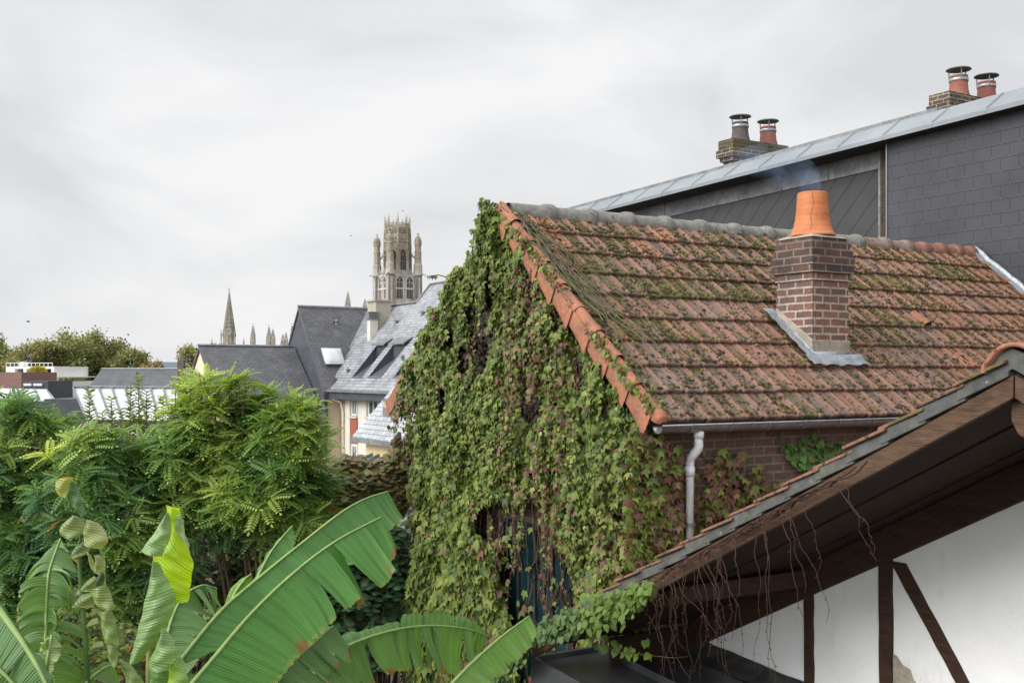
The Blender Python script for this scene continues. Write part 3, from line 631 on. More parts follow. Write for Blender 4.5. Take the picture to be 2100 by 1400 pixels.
def chimney_stack(label, pxl, pxc, pxr, ytop, Yc, pots, mossy):
    c = P(pxc, ytop, Yc); uc, vc = uvof(c[0], c[1]); ztop = c[2] - H
    Xl = (pxl - CX) / F; ul = vc / (VY + VX * Xl) * (UX * Xl + UY); Xr = (pxr - CX) / F; vr = uc / (UX * Xr + UY) * (VY + VX * Xr)
    t = thing('chimney_stack', label, 'chimney', G((uc + ul) / 2, (vc + vr) / 2, 3.3), 'brick chimneys behind the zinc edge')
    b = MB(); e = 0.1; b.gbox(uc + e, ul - e, vc + e, vr - e, 2.8, ztop - 0.42)
    b.gbox(uc + e / 2, ul - e / 2, vc + e / 2, vr - e / 2, ztop - 0.419, ztop - 0.34)
    b.gbox(uc, ul, vc, vr, ztop - 0.339, ztop - 0.19)
    b.build('stack', M_BRICKDARK, t, bevel=.008); b = MB(); b.gbox(uc + .03, ul - .03, vc + .03, vr - .03, ztop - 0.189, ztop)
    b.build('stack_top', M_BRICKMOSS if mossy else M_BRICKDARK, t, bevel=.012)
    for (px, ytip, col_) in pots:
        X = (px - CX) / F; um = (uc + ul) / 2; Yp = um / (UX * X + UY); c0 = (X * Yp, Yp, H + ztop - 0.01); k = Yp / 20
        b = MB(); b.lathe(c0, [(0.20, 0), (0.19, 0.03), (0.165, 0.12), (0.155, 0.22), (0.15, 0.34), (0.157, 0.35), (0.157, 0.38), (0.13, 0.385), (0.13, 0.1)], 20)
        p_ = b.build('chimney_pot', simple('old_pot', tuple(x * 0.7 for x in col_), col_, 6, 0.7, 0.3), t, smooth=True)
        b = MB(); b.lathe(c0, [(0.161, 0.275), (0.166, 0.28), (0.166, 0.325), (0.161, 0.33)], 20); b.build('pot_band', M_ZINC, p_, smooth=True)
        b = MB()
        for a in (0.4, 2.5, 4.6): b.tube([(c0[0] + .16 * math.cos(a), c0[1] + .16 * math.sin(a), c0[2] + .3), (c0[0] + .17 * math.cos(a), c0[1] + .17 * math.sin(a), c0[2] + .5)], 0.012, 5)
        b.lathe((c0[0], c0[1], c0[2] + 0.49), [(0.215, 0.0), (0.2, 0.02), (0.1, 0.045), (0.0, 0.055)], 20); b.lathe((c0[0], c0[1], c0[2] + 0.486), [(0.215, 0.0), (0.0, 0.03)], 20)
        b.build('rain_cap', M_ZINCOLD, p_)
chimney_stack('mossy topped brick chimney with one dark and one red pot, left of the pair', 1468, 1503, 1622, 281, 20.5, ((1518, 237, (0.1, 0.075, 0.07)), (1575, 246, (0.26, 0.10, 0.08))), True)
chimney_stack('dark brick chimney with two red pots, right of the two behind the zinc edge', 1899, 1948, 2085, 184, 18.5, ((1966, 142, (0.3, 0.11, 0.08)), (2023, 150, (0.27, 0.09, 0.07))), False)

# ================================================================== FOREGROUND HALF-TIMBERED HOUSE
fh = thing('half_timbered_house', 'white half timbered house gable with deep dark brown eaves in the right foreground', 'house', G(2.93, 7, ZB))
FA = 2.93; TS = 0.516; VB = 4.41; VW = 5.85
def zlow(u): return -0.10 - TS * abs(u - FA)
def slabU(b, ua, ub, v0, v1, o0, o1, col=None):    # sloped slab between u=ua and ub
    b.hexa([G(ua, v0, zlow(ua) + o0), G(ub, v0, zlow(ub) + o0), G(ub, v1, zlow(ub) + o0), G(ua, v1, zlow(ua) + o0),
            G(ua, v0, zlow(ua) + o1), G(ub, v0, zlow(ub) + o1), G(ub, v1, zlow(ub) + o1), G(ua, v1, zlow(ua) + o1)], col)
b = MB(); b.extrude([(-1.0, ZB), (-1.0, zlow(-1.0) - .02), (FA, zlow(FA) - .02), (6.83, zlow(6.83) - .02), (6.83, ZB)], lambda u, z: G(u, VW, z), lambda u, z: G(u, 12.3, z))
b.build('wall', M_WHITE, fh)
b = MB()
nb = 5; bw = (VW - VB - 0.05) / nb           # soffit boards along the rake
for k in range(nb):
    v0 = VB + 0.045 + k * bw; off = 0.012 * (k % 2)
    slabU(b, FA + 0.01, 6.83, v0 + 0.003, v0 + bw - 0.003, 0.035 + off, 0.06 + off); slabU(b, -1.0, FA - 0.01, v0 + 0.003, v0 + bw - 0.003, 0.035 + off, 0.06 + off)
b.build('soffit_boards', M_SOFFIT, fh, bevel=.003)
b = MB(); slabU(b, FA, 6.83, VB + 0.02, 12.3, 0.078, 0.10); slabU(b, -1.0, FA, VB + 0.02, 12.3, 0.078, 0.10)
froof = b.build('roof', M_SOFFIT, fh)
b = MB(); slabU(b, FA + 0.004, 6.95, VB, VB + 0.035, -0.01, 0.093); slabU(b, -1.0, FA - 0.004, VB, VB + 0.035, -0.01, 0.093)
b.build('barge_board', M_BARGE, fh, bevel=.004)
b = MB(); slabU(b, 2.95, 6.83, VW - 0.05, VW - 0.004, -0.19, 0.03); slabU(b, -1.0, 2.91, VW - 0.05, VW - 0.004, -0.19, 0.03)
# second, proud timber near the top of the beam
slabU(b, 2.95, 6.83, VW - 0.075, VW - 0.052, -0.055, 0.03)
b.build('wall_plate', M_TIMBER, fh, bevel=.005)
def stud(pa, pb, wpx, name):
    b = MB(); ua, za = PVz(pa[0], pa[1], VW - 0.03); ub, zb_ = PVz(pb[0], pb[1], VW - 0.03)
    ua2, _ = PVz(pa[0] + wpx, pa[1], VW - 0.03); ub2, _ = PVz(pb[0] + wpx, pb[1], VW - 0.03)
    k = 10; vs = []
    for i in range(k + 1):
        t = i / k; a = ua + (ub - ua) * t + rnd(-.004, .004); c = ua2 + (ub2 - ua2) * t + rnd(-.004, .004); z = za + (zb_ - za) * t
        for (u_, v_) in ((a, VW - 0.022), (c, VW - 0.022), (c, VW + 0.02), (a, VW + 0.02)): vs.append(G(u_, v_, z))
    b.add(vs, [(i * 4 + j, i * 4 + (j + 1) % 4, i * 4 + 4 + (j + 1) % 4, i * 4 + 4 + j) for i in range(k) for j in range(4)] + [(0, 1, 2, 3), (k * 4 + 3, k * 4 + 2, k * 4 + 1, k * 4)])
    b.build(name, M_TIMBER, fh, bevel=.004)
stud((1798, 1130), (1801, 1520), 27, 'timber_post'); stud((1646, 1210), (1648, 1520), 17, 'timber_post'); stud((1822, 1150), (1985, 1450), 30, 'timber_brace')
# fallen plaster patch
b = MB(); pp = [(1826, 1335), (1840, 1345), (1850, 1362), (1866, 1372), (1872, 1392), (1888, 1408), (1890, 1440), (1826, 1440)]
b.add([PV(x, y, VW - 0.006) for x, y in pp], [tuple(range(8))]); b.build('bare_plaster_patch', M_MORTAR, fh)
# tile courses on the roof with slate undercloak at the verge
b = MB(); b2 = MB(); L0 = 0.247 * math.cos(math.atan(TS)); u = FA + 0.02; k = 0
while u < 6.85:
    ue = min(u + L0 + 0.05, 6.95); j = rnd(-.006, .006); vo = rnd(-.012, .012)
    def tp(uu, v, o): return G(uu, v, zlow(uu) + o)
    o_a, o_b = 0.175 + j, 0.203 + j
    b.hexa([tp(u, VB - 0.03 + vo, o_a - .018), tp(ue, VB - 0.03 + vo, o_b - .018), tp(ue, 12.3, o_b - .018), tp(u, 12.3, o_a - .018), tp(u, VB - 0.03 + vo, o_a), tp(ue, VB - 0.03 + vo, o_b), tp(ue, 12.3, o_b), tp(u, 12.3, o_a)], (0.21, 0.10, 0.065, 0.5 if k > 2 else 0.7))
    um = u + rnd(-.05, .05); b2.hexa([tp(u, VB - 0.012, 0.095), tp(ue - .01, VB - 0.012 - .006, 0.112), tp(ue - .01, VB + .1, 0.112), tp(u, VB + .1, 0.095), tp(u, VB - 0.012, o_a - .02), tp(ue - .01, VB - 0.018, o_b - .02), tp(ue - .01, VB + .1, o_b - .02), tp(u, VB + .1, o_a - .02)], (0.1, 0.1, 0.095))
    u += L0; k += 1
b.build('roof_tiles', M_TILE, froof, bevel=.004)
m = Mat('verge_slate'); vv = m.coord(); cc = m.ramp(m.noise(vv, 9, 6), (0.3, (0.05, 0.053, 0.055)), (0.7, (0.12, 0.12, 0.115)))
cc = m.mix(m.ramp(m.noise(vv, 16, 7, 0.8), (0.56, 0.0), (0.63, 1.0)), cc, (0.13, 0.13, 0.06)); cc = m.mix(m.ramp(m.noise(vv, 30, 4), (0.68, 0.0), (0.72, 0.6)), cc, (0.4, 0.4, 0.33))
m.bump(m.noise(vv, 35, 5), 0.5, 0.006); M_VSL = m.fin(cc, 0.75, 0.3)
b2.build('verge_slates', M_VSL, froof, bevel=.004)
b = MB(); b.extrude([(FA - 0.25, zlow(FA - .25) + .12), (FA - .12, 0.06), (FA, 0.11), (FA + 0.08, 0.08), (FA + 0.115, 0.0), (FA + 0.15, -0.03), (FA + .1, -0.03), (FA, 0.02)], lambda u, z: G(u, VB - .01, z), lambda u, z: G(u, VB + .1, z)); b.build('ridge_mortar', M_VSL, froof)
b = MB(); vs = []
for v in (VB - 0.04, VB + 0.4, 12.3):
    for rr in (0.125, 0.108):
        for k in range(13):
            a = math.pi * (0.0 + 1.0 * k / 12); vs.append(G(FA - 0.02 + rr * 1.15 * math.cos(a) * (1.12 if math.sin(a) < .35 else 1), v, 0.0 + rr * math.sin(a) * 1.1))
n = 13
fs = []
for j in range(2):
    for k in range(12):
        fs.append((j * 26 + k, j * 26 + k + 1, (j + 1) * 26 + k + 1, (j + 1) * 26 + k)); fs.append((j * 26 + 13 + k, (j + 1) * 26 + 13 + k, (j + 1) * 26 + 14 + k, j * 26 + 14 + k))
for k in range(12): fs.append((k, 13 + k, 14 + k, k + 1))
b.add(vs, fs, (0.31, 0.125, 0.08, 0.45)); b.build('ridge_tile', M_TILE, froof, smooth=True)
b = MB(); pu, pz = 2.93, zlow(FA) - .0
b.extrude([(FA - .09, -0.12), (FA + .06, -0.12), (FA + .055, -.22), (FA + .02, -.28), (FA - .05, -.31), (FA - .09, -.31)], lambda u, z: G(u, VB + 0.06, z), lambda u, z: G(u, VW, z)); b.build('ridge_beam', M_BARGE, fh, bevel=.01)
b = MB(); ub, zb2 = PVz(1520, 1185, VB + .5); b.extrude([(5.45, zlow(5.45) - .00), (5.62, zlow(5.62) - .00), (5.61, zlow(5.60) - .07), (5.57, zlow(5.55) - .10), (5.46, zlow(5.46) - .12)], lambda u, z: G(u, VB + 0.12, z), lambda u, z: G(u, VW, z)); b.build('purlin', M_TIMBER, fh, bevel=.01)

b = MB(); b.hexa([G(6.66, 4.95, -2.9), G(6.69, 4.95, -2.9), G(6.69, 5.84, -2.9), G(6.66, 5.84, -2.9), G(6.66, 4.95, zlow(6.69)), G(6.69, 4.95, zlow(6.69)), G(6.69, 5.84, zlow(6.69)), G(6.66, 5.84, zlow(6.69))]); b.build('eave_shade_sheet', M_SOFFIT, fh)  # added dark sheet over the brick, standing in for shade under the eave
# black flat roof below
fr = thing('flat_roof_extension', 'black sheet metal flat roof under the half timbered gable', 'extension', G(6, 5, ZB))
def zf(u): return -2.20 - 0.07 * (7.0 - u)
b = MB()
def fslab(b, ua, ub, v0, v1, o0, o1): b.hexa([G(ua, v0, zf(ua) + o0), G(ub, v0, zf(ub) + o0), G(ub, v1, zf(ub) + o0), G(ua, v1, zf(ua) + o0), G(ua, v0, zf(ua) + o1), G(ub, v0, zf(ub) + o1), G(ub, v1, zf(ub) + o1), G(ua, v1, zf(ua) + o1)])
b.hexa([G(2, 4.50, ZB), G(6.96, 4.50, ZB), G(6.96, 5.3, ZB), G(2, 5.3, ZB), G(2, 4.50, zf(2) - .06), G(6.96, 4.50, zf(6.96) - .06), G(6.96, 5.3, zf(6.96) - .06), G(2, 5.3, zf(2) - .06)])
b.build('wall', simple('dark_cladding', (0.03, 0.03, 0.032), (0.05, 0.05, 0.052), 3), fr)
b = MB(); fslab(b, 2, 7.0, 4.47, 5.84, -0.055, -0.03); b.build('roof_sheet', M_BLACKROOF, fr)
b = MB(); fslab(b, 2, 7.02, 4.445, 4.475, -0.20, 0.012); fslab(b, 6.99, 7.025, 4.477, 5.05, -0.20, 0.010); fslab(b, 2, 7.02, 5.052, 5.075, -0.03, 0.03); b.build('roof_upstand', M_BLACKROOF, fr, bevel=.004)
b = MB(); fslab(b, 2, 7.02, 4.35, 4.444, -0.215, -0.203); b.build('drip_edge', M_GUTTER, fr)
b = MB(); vs = []
for i in range(60):
    u = 6.83 - i * 0.07
    for (v, z) in ((5.65 + .01 * math.sin(i), zf(u) - .022), (5.74, zf(u) + .0 + .01 * math.sin(i * 1.9)), (5.80, zf(u) + .03 + 0.006 * math.sin(i * .8)), (5.838, zf(u) + .07 + .004 * math.sin(i * 1.1) + rnd(-.004, .004))): vs.append(G(u, v, z))
b.add(vs, [(i * 4 + k, i * 4 + k + 1, i * 4 + 5 + k, i * 4 + 4 + k) for i in range(59) for k in range(3)])
b.build('wall_flashing', simple('tar_flashing', (0.02, 0.02, 0.02), (0.06, 0.058, 0.055), 8, 0.6, 0.6), fr, smooth=True)

# ================================================================== SLATE HOUSES, MIDDLE DISTANCE (60 m)
def gable(b_wall, b_roof, axis, a0, a1, b0, b1, ze_, zr, o=0.3, oa=0.15, th=0.14, zbase=ZB):
    bm_ = (b0 + b1) / 2; sl_ = (zr - ze_) / (bm_ - b0)
    mp_ = (lambda a: (lambda x, z: G(a, x, z))) if axis == 'u' else (lambda a: (lambda x, z: G(x, a, z)))
    b_roof.extrude([(b0, ze_), (bm_, zr), (b1, ze_), (b1, ze_ - th), (bm_, zr - th * 1.3), (b0, ze_ - th)], mp_(a0), mp_(a1))
    zz = ze_ - th + sl_ * o - 0.03
    b_wall.extrude([(b0 + o, zbase), (b0 + o, zz), (bm_, zr - th * 1.3 - .03), (b1 - o, zz), (b1 - o, zbase)], mp_(a0 + oa), mp_(a1 - oa))
def window(parent, u0, u1, v, z0, z1, face='v', bars=1):
    b = MB(); fw = 0.09; f_ = (lambda a0, a1, d0, d1, z0_, z1_: b.gbox(a0, a1, v + d0, v + d1, z0_, z1_)) if face == 'v' else (lambda a0, a1, d0, d1, z0_, z1_: b.gbox(v + d0, v + d1, a0, a1, z0_, z1_))
    f_(u0, u0 + fw, -.05, .02, z0, z1); f_(u1 - fw, u1, -.05, .02, z0, z1); f_(u0 + fw, u1 - fw, -.05, .02, z0, z0 + fw); f_(u0 + fw, u1 - fw, -.05, .02, z1 - fw, z1)
    for k in range(bars):
        c = u0 + (u1 - u0) * (k + 1) / (bars + 1); f_(c - .04, c + .04, -.05, .02, z0 + fw, z1 - fw)
    f = b.build('window', M_PAINT, parent); b = MB()
    f_ = (lambda a0, a1, d0, d1, z0_, z1_: b.gbox(a0, a1, v + d0, v + d1, z0_, z1_)) if face == 'v' else (lambda a0, a1, d0, d1, z0_, z1_: b.gbox(v + d0, v + d1, a0, a1, z0_, z1_))
    f_(u0 + fw, u1 - fw, -.01, .01, z0 + fw, z1 - fw); b.build('pane', M_GLASS, f); return f

apt = thing('slate_roofed_building', 'long building with dark slate roofs, domed skylight and red panelled windows', 'building', G(57, 25, ZB))
# B: ridge along v
bw_, br_ = MB(), MB(); gable(bw_, br_, 'v', 22.05, 27.4, 56.4, 64.4, -1.05, 3.9, o=0.25, oa=.2)
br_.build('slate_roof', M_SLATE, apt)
b = MB(); b.gbox(56.75, 64.0, 22.35, 30, ZB, -1.2); b.build('wall', M_CREAM, apt)
b = MB(); b.extrude([(56.45, -4.6), (56.45, -1.15), (60.4, 3.72), (64.3, -1.15), (64.3, -4.6)], lambda u, z: G(u, 22.12, z), lambda u, z: G(u, 22.33, z)); b.build('slate_gable', M_SLATEWALL, apt)
b = MB(); b.tube([G(60.4, 22.03, 3.93), G(60.4, 26.6, 3.93)], 0.09, 6); b.build('ridge_cap', M_GUTTER, apt)
# C: ridge along u, two heights
bw_, br_ = MB(), MB(); gable(bw_, br_, 'u', 30, 56.35, 22.45, 32.0, -0.87, 4.95, o=0.75, oa=.3)
# main slope seen from the camera
rc = MB(); tanp = (3.9 + .87) / (26.5 - 22.45)
def cz(v): return -0.87 + tanp * (v - 22.45)
def cslab(b, ua, ub, v0, v1, th=0.12):
    b.hexa([G(ua, v0, cz(v0) - th), G(ub, v0, cz(v0) - th), G(ub, v1, cz(v1) - th), G(ua, v1, cz(v1) - th), G(ua, v0, cz(v0)), G(ub, v0, cz(v0)), G(ub, v1, cz(v1)), G(ua, v1, cz(v1))])
# skylight recesses: cut-outs made by building the slope in strips around them
sky_px = [(723, 742, 773, 770, 722), (757, 778, 773, 801, 722), (812, 830, 773, 851, 722)]
holes = []
for k, (pa, pb, yb) in enumerate(((722, 743, 773), (755, 783, 773), (807, 838, 773))):
    best = []
    for pxx in (pa, pb):
        X = (pxx - CX) / F
        for v in np.linspace(22.5, 26, 600):
            Y = v / (VY + VX * X); py = HY - F * cz(v) / Y
            if py <= yb: best.append(((UX * X + UY) * Y, v)); break
    holes.append((best[1][0], best[0][0], best[0][1], best[0][1] + 1.45))
vh0, vh1 = min(h[2] for h in holes), max(h[3] for h in holes)
cslab(rc, 36, 56.4, 22.45, vh0); cslab(rc, 53.8, 60.3, vh1, 26.5); cslab(rc, 36, 53.8, vh1, 27.4)
edges = sorted([(h[0], h[1]) for h in holes]); cur = 36.0
for (a, c) in edges: cslab(rc, cur, a, vh0, vh1); cur = c
cslab(rc, cur, 58.0, vh0, vh1)
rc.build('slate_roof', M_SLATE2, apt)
b = MB(); b.extrude([(26.5, 3.9), (31, -0.9), (31, -1.0), (26.5, 3.7)], lambda v, z: G(53.8, v, z), lambda v, z: G(60.0, v, z))
b.extrude([(27.4, cz(27.4)), (32, 0), (32, -.1), (27.4, cz(27.4) - .2)], lambda v, z: G(36, v, z), lambda v, z: G(53.79, v, z))
b.build('rear_roof', M_SLATE, apt)
b = MB(); b.tube([G(53.8, 26.5, 3.93), G(60.3, 26.5, 3.93)], 0.08, 6); b.tube([G(36, 27.4, cz(27.4) + .02), G(53.8, 27.4, cz(27.4) + .02), G(53.8, 26.5, cz(26.5) + .02)], 0.08, 6); b.build('ridge_cap', M_GUTTER, apt)
for (a, c, v0, v1) in holes:
    b = MB(); dz = 0.75
    zb_ = cz(v0) - 0.05
    b.quad(G(a, v0, zb_), G(c, v0, zb_), G(c, v1, cz(v1) - dz), G(a, v1, cz(v1) - dz)); b.quad(G(c, v0, cz(v0)), G(c, v1, cz(v1)), G(c, v1, cz(v1) - dz), G(c, v0, zb_)); b.quad(G(a, v0, cz(v0)), G(a, v1, cz(v1)), G(a, v1, cz(v1) - dz), G(a, v0, zb_))
    b.quad(G(a, v1, cz(v1)), G(c, v1, cz(v1)), G(c, v1, cz(v1) - dz), G(a, v1, cz(v1) - dz))
    w_ = b.build('roof_recess', M_SLATEWALL, apt)
    b = MB(); b.hexa([G(a - .1, v1 - .25, cz(v1) + .02), G(c + .1, v1 - .25, cz(v1) + .02), G(c + .1, v1 + .3, cz(v1 + .3) + .02), G(a - .1, v1 + .3, cz(v1 + .3) + .02), G(a - .1, v1 - .25, cz(v1) + .1), G(c + .1, v1 - .25, cz(v1) + .1), G(c + .1, v1 + .3, cz(v1 + .3) + .08), G(a - .1, v1 + .3, cz(v1 + .3) + .08)]); b.build('recess_hood', M_ZINCOLD, w_)
    b = MB(); b.gbox(a, c, v0 - .08, v0 - .0, cz(v0) - .0, cz(v0) + .04); b.build('recess_sill', M_ZINC, w_)
# eave fascia and gutter of C
b = MB(); b.gbox(36, 56.35, 22.38, 22.6, -1.42, -0.98); b.build('fascia', M_SLATEWALL, apt)
b = MB(); b.gbox(36, 56.4, 22.22, 22.377, -1.03, -0.9); b.build('gutter', M_ZINCOLD, apt)
b = MB(); b.gbox(36, 56.7, 23.2, 30, ZB, -1.40); b.build('wall', M_PALE, apt)
def upx(px, v): X = (px - CX) / F; return (UX * X + UY) * v / (VY + VX * X)
# pilasters, panels and windows on C wall
def zpx(px, py, v): X = (px - CX) / F; return -(py - HY) / F * v / (VY + VX * X)
for (pa, pb) in ((718, 734), (752, 778)):
    ua, ub = upx(pb, 23.2), upx(pa, 23.2)
    for (ya, yb, what) in ((803, 815, 'p'), (815, 853, 'w'), (857, 907, 'p'), (908, 945, 'w'), (950, 1000, 'p')):
        za, zb_ = zpx(pa, ya, 23.2), zpx(pa, yb, 23.2)
        if what == 'p':
            b = MB(); b.gbox(ua, ub, 23.13, 23.198, zb_, za); b.build('red_panel', M_REDPANEL, apt)
        else:
            window(apt, ua + .05, ub - .35, 23.19, zb_ + .05, za - .05)
            b = MB(); b.gbox(ua, ub, 23.05, 23.125, zb_ - .09, zb_ - 0.0); b.build('window_sill', M_PALE, apt)
b = MB()
for (pa, pb) in ((708, 717), (735, 751)): b.gbox(upx(pb, 23.1), upx(pa, 23.1), 23.1, 23.197, ZB, -1.42)
b.build('pilasters', plaster('offwhite_render', (0.6, 0.58, 0.52), (0.68, 0.66, 0.6)), apt)
b = MB(); ud_ = upx(704, 23.05); b.tube([G(ud_ + 0.9, 22.5, -1.35), G(ud_ + .1, 22.95, -1.6), G(ud_, 23.05, -2.2), G(ud_, 23.05, ZB)], 0.09, 8); b.build('downpipe', M_CREAM, apt)
# A: lower slate roof with cream gable, along v
bw_, br_ = MB(), MB(); gable(bw_, br_, 'v', 16.4, 22.04, 57.0, 65.0, -1.75, 1.55, o=0.3, oa=.12)
low = thing('low_slate_house', 'low house with plain dark slate roof and cream gable, left of the skylight roof', 'house', G(61, 19, ZB))
bw_.build('wall', M_CREAM, low); br_.build('slate_roof', M_SLATE, low)
b = MB(); b.tube([G(61, 16.35, 1.58), G(61, 22.0, 1.58)], 0.08, 6); b.build('ridge_cap', M_GUTTER, low)
# domed skylight on B, little vents, chimneys
def on_B(px, py):       # point on B near slope
    X = (px - CX) / F; sl_ = (3.9 + 1.05) / 4.0
    Y = (-1.05 - sl_ * 56.4) / (-(py - HY) / F - sl_ * (UX * X + UY)); return uvof(X * Y, Y) + (-(py - HY) / F * Y,)
u_, v_, z_ = on_B(681, 735); b = MB(); slB = (3.9 + 1.05) / 4
def Bp(du, dv, h): return G(u_ + du - h * 0.78, v_ + dv, z_ + du * slB + h * 0.62)
b.hexa([Bp(-.34, -.55, 0), Bp(.34, -.55, 0), Bp(.34, .55, 0), Bp(-.34, .55, 0), Bp(-.34, -.55, .22), Bp(.34, -.55, .22), Bp(.34, .55, .22), Bp(-.34, .55, .22)])
skl = b.build('domed_skylight', M_ZINCOLD, apt); b = MB(); vs = []
for i in range(9):
    for j in range(9):
        x, y = i / 8 * 2 - 1, j / 8 * 2 - 1; vs.append(Bp(.37 * x, .6 * y, .23 + .16 * (1 - x ** 4) * (1 - y ** 4)))
b.add(vs, [(i * 9 + j, i * 9 + j + 1, i * 9 + 10 + j, i * 9 + 9 + j) for i in range(8) for j in range(8)]); b.build('dome', simple('skylight_dome', (0.5, 0.52, 0.53), (0.62, 0.64, 0.65), 3, 0.25, .02), skl, smooth=True)
def vent(parent, p, s=0.16):
    b = MB(); b.lathe((p[0], p[1], p[2] - .1), [(s * .5, 0), (s * .5, s * 1.6), (s, s * 1.65), (0.02, s * 2.5)], 10); b.build('roof_vent', M_ZINCOLD, parent)
u2, v2, z2 = on_B(690, 664); vent(apt, G(u2, v2, z2))
def onC(px, py):
    X = (px - CX) / F; Y = (-0.87 - tanp * 22.45) / (-(py - HY) / F - tanp * (VY + VX * X)); return (X * Y, Y, H - (py - HY) / F * Y)
for q in ((713, 764), (812, 664), (866, 646)): vent(apt, onC(*q))
b = MB(); cA = onC(785, 660); ua_, va_ = uvof(cA[0], cA[1]); b.gbox(ua_ - .15, ua_ + 1.0, va_ - .5, va_ + .45, 1.6, 4.1); ck = b.build('chimney', plaster('grey_render', (0.33, 0.3, 0.25), (0.42, 0.38, 0.32)), apt)
b = MB(); b.gbox(ua_ - .25, ua_ + 1.1, va_ - .6, va_ + .55, 4.1, 4.2); b.build('cap_slab', M_STONEDARK, ck)
b = MB(); cA = onC(766, 688); ua_, va_ = uvof(cA[0], cA[1]); b.gbox(ua_ - .1, ua_ + .32, va_ - .25, va_ + .22, 1.0, 3.05); ck = b.build('chimney', M_PALE, apt)
b = MB()
for k in range(4): b.gbox(ua_ - .2, ua_ + .42, va_ - .35, va_ + .32, 3.06 + k * .12, 3.12 + k * .12)
b.gbox(ua_ - .02, ua_ + .24, va_ - .17, va_ + .14, 3.05, 3.5); b.build('louvred_cap', M_GUTTER, ck)

# D: small yellow house with pale slates (30 m)
yd = thing('yellow_house', 'small yellow rendered house with wet pale slate roof beside the ivy', 'house', G(25, 14, ZB))
ud0 = (UX * (723 - CX) / F + UY) * 30; vd0 = (VX * (723 - CX) / F + VY) * 30; zd0 = -128 / F * 30
bw_, br_ = MB(), MB(); gable(bw_, br_, 'u', 19.0, ud0, vd0, vd0 + 6.6, zd0, zd0 + 3.55, o=0.32, oa=.2)
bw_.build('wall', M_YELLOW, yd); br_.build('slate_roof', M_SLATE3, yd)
b = MB(); b.gbox(19, ud0, vd0 - .08, vd0 + .03, zd0 - .16, zd0 - .03); b.build('gutter', M_ZINCOLD, yd)
slD = 3.55 / 3.3
def onD(px, py):
    X = (px - CX) / F; Y = (zd0 - slD * vd0) / (-(py - HY) / F - slD * (VY + VX * X)); return uvof(X * Y, Y) + (-(py - HY) / F * Y,)
a, c, z = onD(790, 852); b = MB(); b.gbox(a - .34, a + .12, c - .02, c + .45, z - .15, z + .42); vb = b.build('vent_box', simple('mossy_board', (0.13, 0.12, 0.09), (0.22, 0.2, 0.16), 7), yd)
b = MB(); b.gbox(a - .38, a + .15, c - .05, c + .48, z + .42, z + .46); b.build('box_lid', M_ZINCOLD, vb)
b = MB(); 
for k in range(4): b.gbox(a - .30 + k * .10, a - .225 + k * .10, c - .025, c - .021, z + .22, z + .40)
b.build('box_panes', flat('straw_pane', (0.5, 0.44, 0.27), 0.4), vb)

# small roofs seen through the bush
rf = thing('lean_to_roof', 'low ribbed grey lean-to roof at the foot of the yellow house', 'roof', G(23, 10, ZB))
b = MB(); b.hexa([G(16, 8.8, -3.6), G(27.5, 8.8, -3.6), G(27.5, vd0 + .2, -2.35), G(16, vd0 + .2, -2.35), G(16, 8.8, -3.5), G(27.5, 8.8, -3.5), G(27.5, vd0 + .2, -2.25), G(16, vd0 + .2, -2.25)]); b.build('roof_sheet', M_ZINC, rf)
b = MB()
for u in np.arange(16.2, 27.4, 0.45): b.hexa([G(u, 8.8, -3.5), G(u + .06, 8.8, -3.5), G(u + .06, vd0 + .2, -2.25), G(u, vd0 + .2, -2.25), G(u, 8.8, -3.42), G(u + .06, 8.8, -3.42), G(u + .06, vd0 + .2, -2.17), G(u, vd0 + .2, -2.17)])
b.build('roof_ribs', M_ZINCOLD, rf); b = MB(); b.gbox(16.2, 27.3, 9.0, vd0 + .1, ZB, -3.62); b.build('wall', M_PALE, rf)
sh = thing('slate_shed', 'low slate roofed shed glimpsed between the dark bush leaves', 'shed', P(745, 1250, 13.0))
b = MB(); p0 = P(640, 1400, 12.4)
b.hexa([P(640, 1380, 13.6), P(860, 1380, 13.6), P(860, 1090, 15.6), P(640, 1090, 15.6), P(640, 1372, 13.6), P(860, 1372, 13.6), P(860, 1084, 15.6), P(640, 1084, 15.6)]); b.build('slate_roof', M_SLATE, sh)
b = MB(); b.wbox(P(650, 0, 13.7)[0], P(850, 0, 13.7)[0], 13.8, 15.5, 0, 3.0); b.build('wall', M_PALE, sh)

# ================================================================== LEFT BACKGROUND
rE = thing('slate_barn', 'long dark slate roofed building behind the glass canopy on the left', 'building', P(250, 800, 72))
b = MB(); Y = 70; x0, x1 = P(172, 0, Y)[0], P(378, 0, Y)[0]; zt = P(0, 757, Y + 3)[2]; zb_ = P(0, 806, Y)[2]
b.extrude([(Y, zb_), (Y + 3, zt), (Y + 6, zb_), (Y + 6, zb_ - .15), (Y + 3, zt - .2), (Y, zb_ - .15)], lambda y, z: (x0, y, z), lambda y, z: (x1, y, z)); b.build('slate_roof', M_SLATE, rE)
b = MB(); b.extrude([(Y + .3, 0), (Y + .3, zb_), (Y + 3, zt - .25), (Y + 5.7, zb_), (Y + 5.7, 0)], lambda y, z: (x0 + .1, y, z), lambda y, z: (x1 - .1, y, z)); b.build('wall', M_PALE, rE)
b = MB(); b.tube([(x0, Y + 3, zt + .03), (x1, Y + 3, zt + .03)], .07, 6); b.build('ridge_cap', M_ZINC, rE)
b = MB(); c = P(372, 738, 66); b.wbox(c[0] - .19, c[0] + .19, 65.8, 66.2, 2, c[2]); 
st = thing('flue_stack', 'narrow dark chimney stack left of the cream gable', 'chimney', (c[0], 66, 2)); b.build('stack', M_BRICKDARK, st)
b = MB()
for dx in (-.1, 0, .1): b.tube([(c[0] + dx, 66, c[2]), (c[0] + dx, 66, c[2] + .22)], .035, 6)
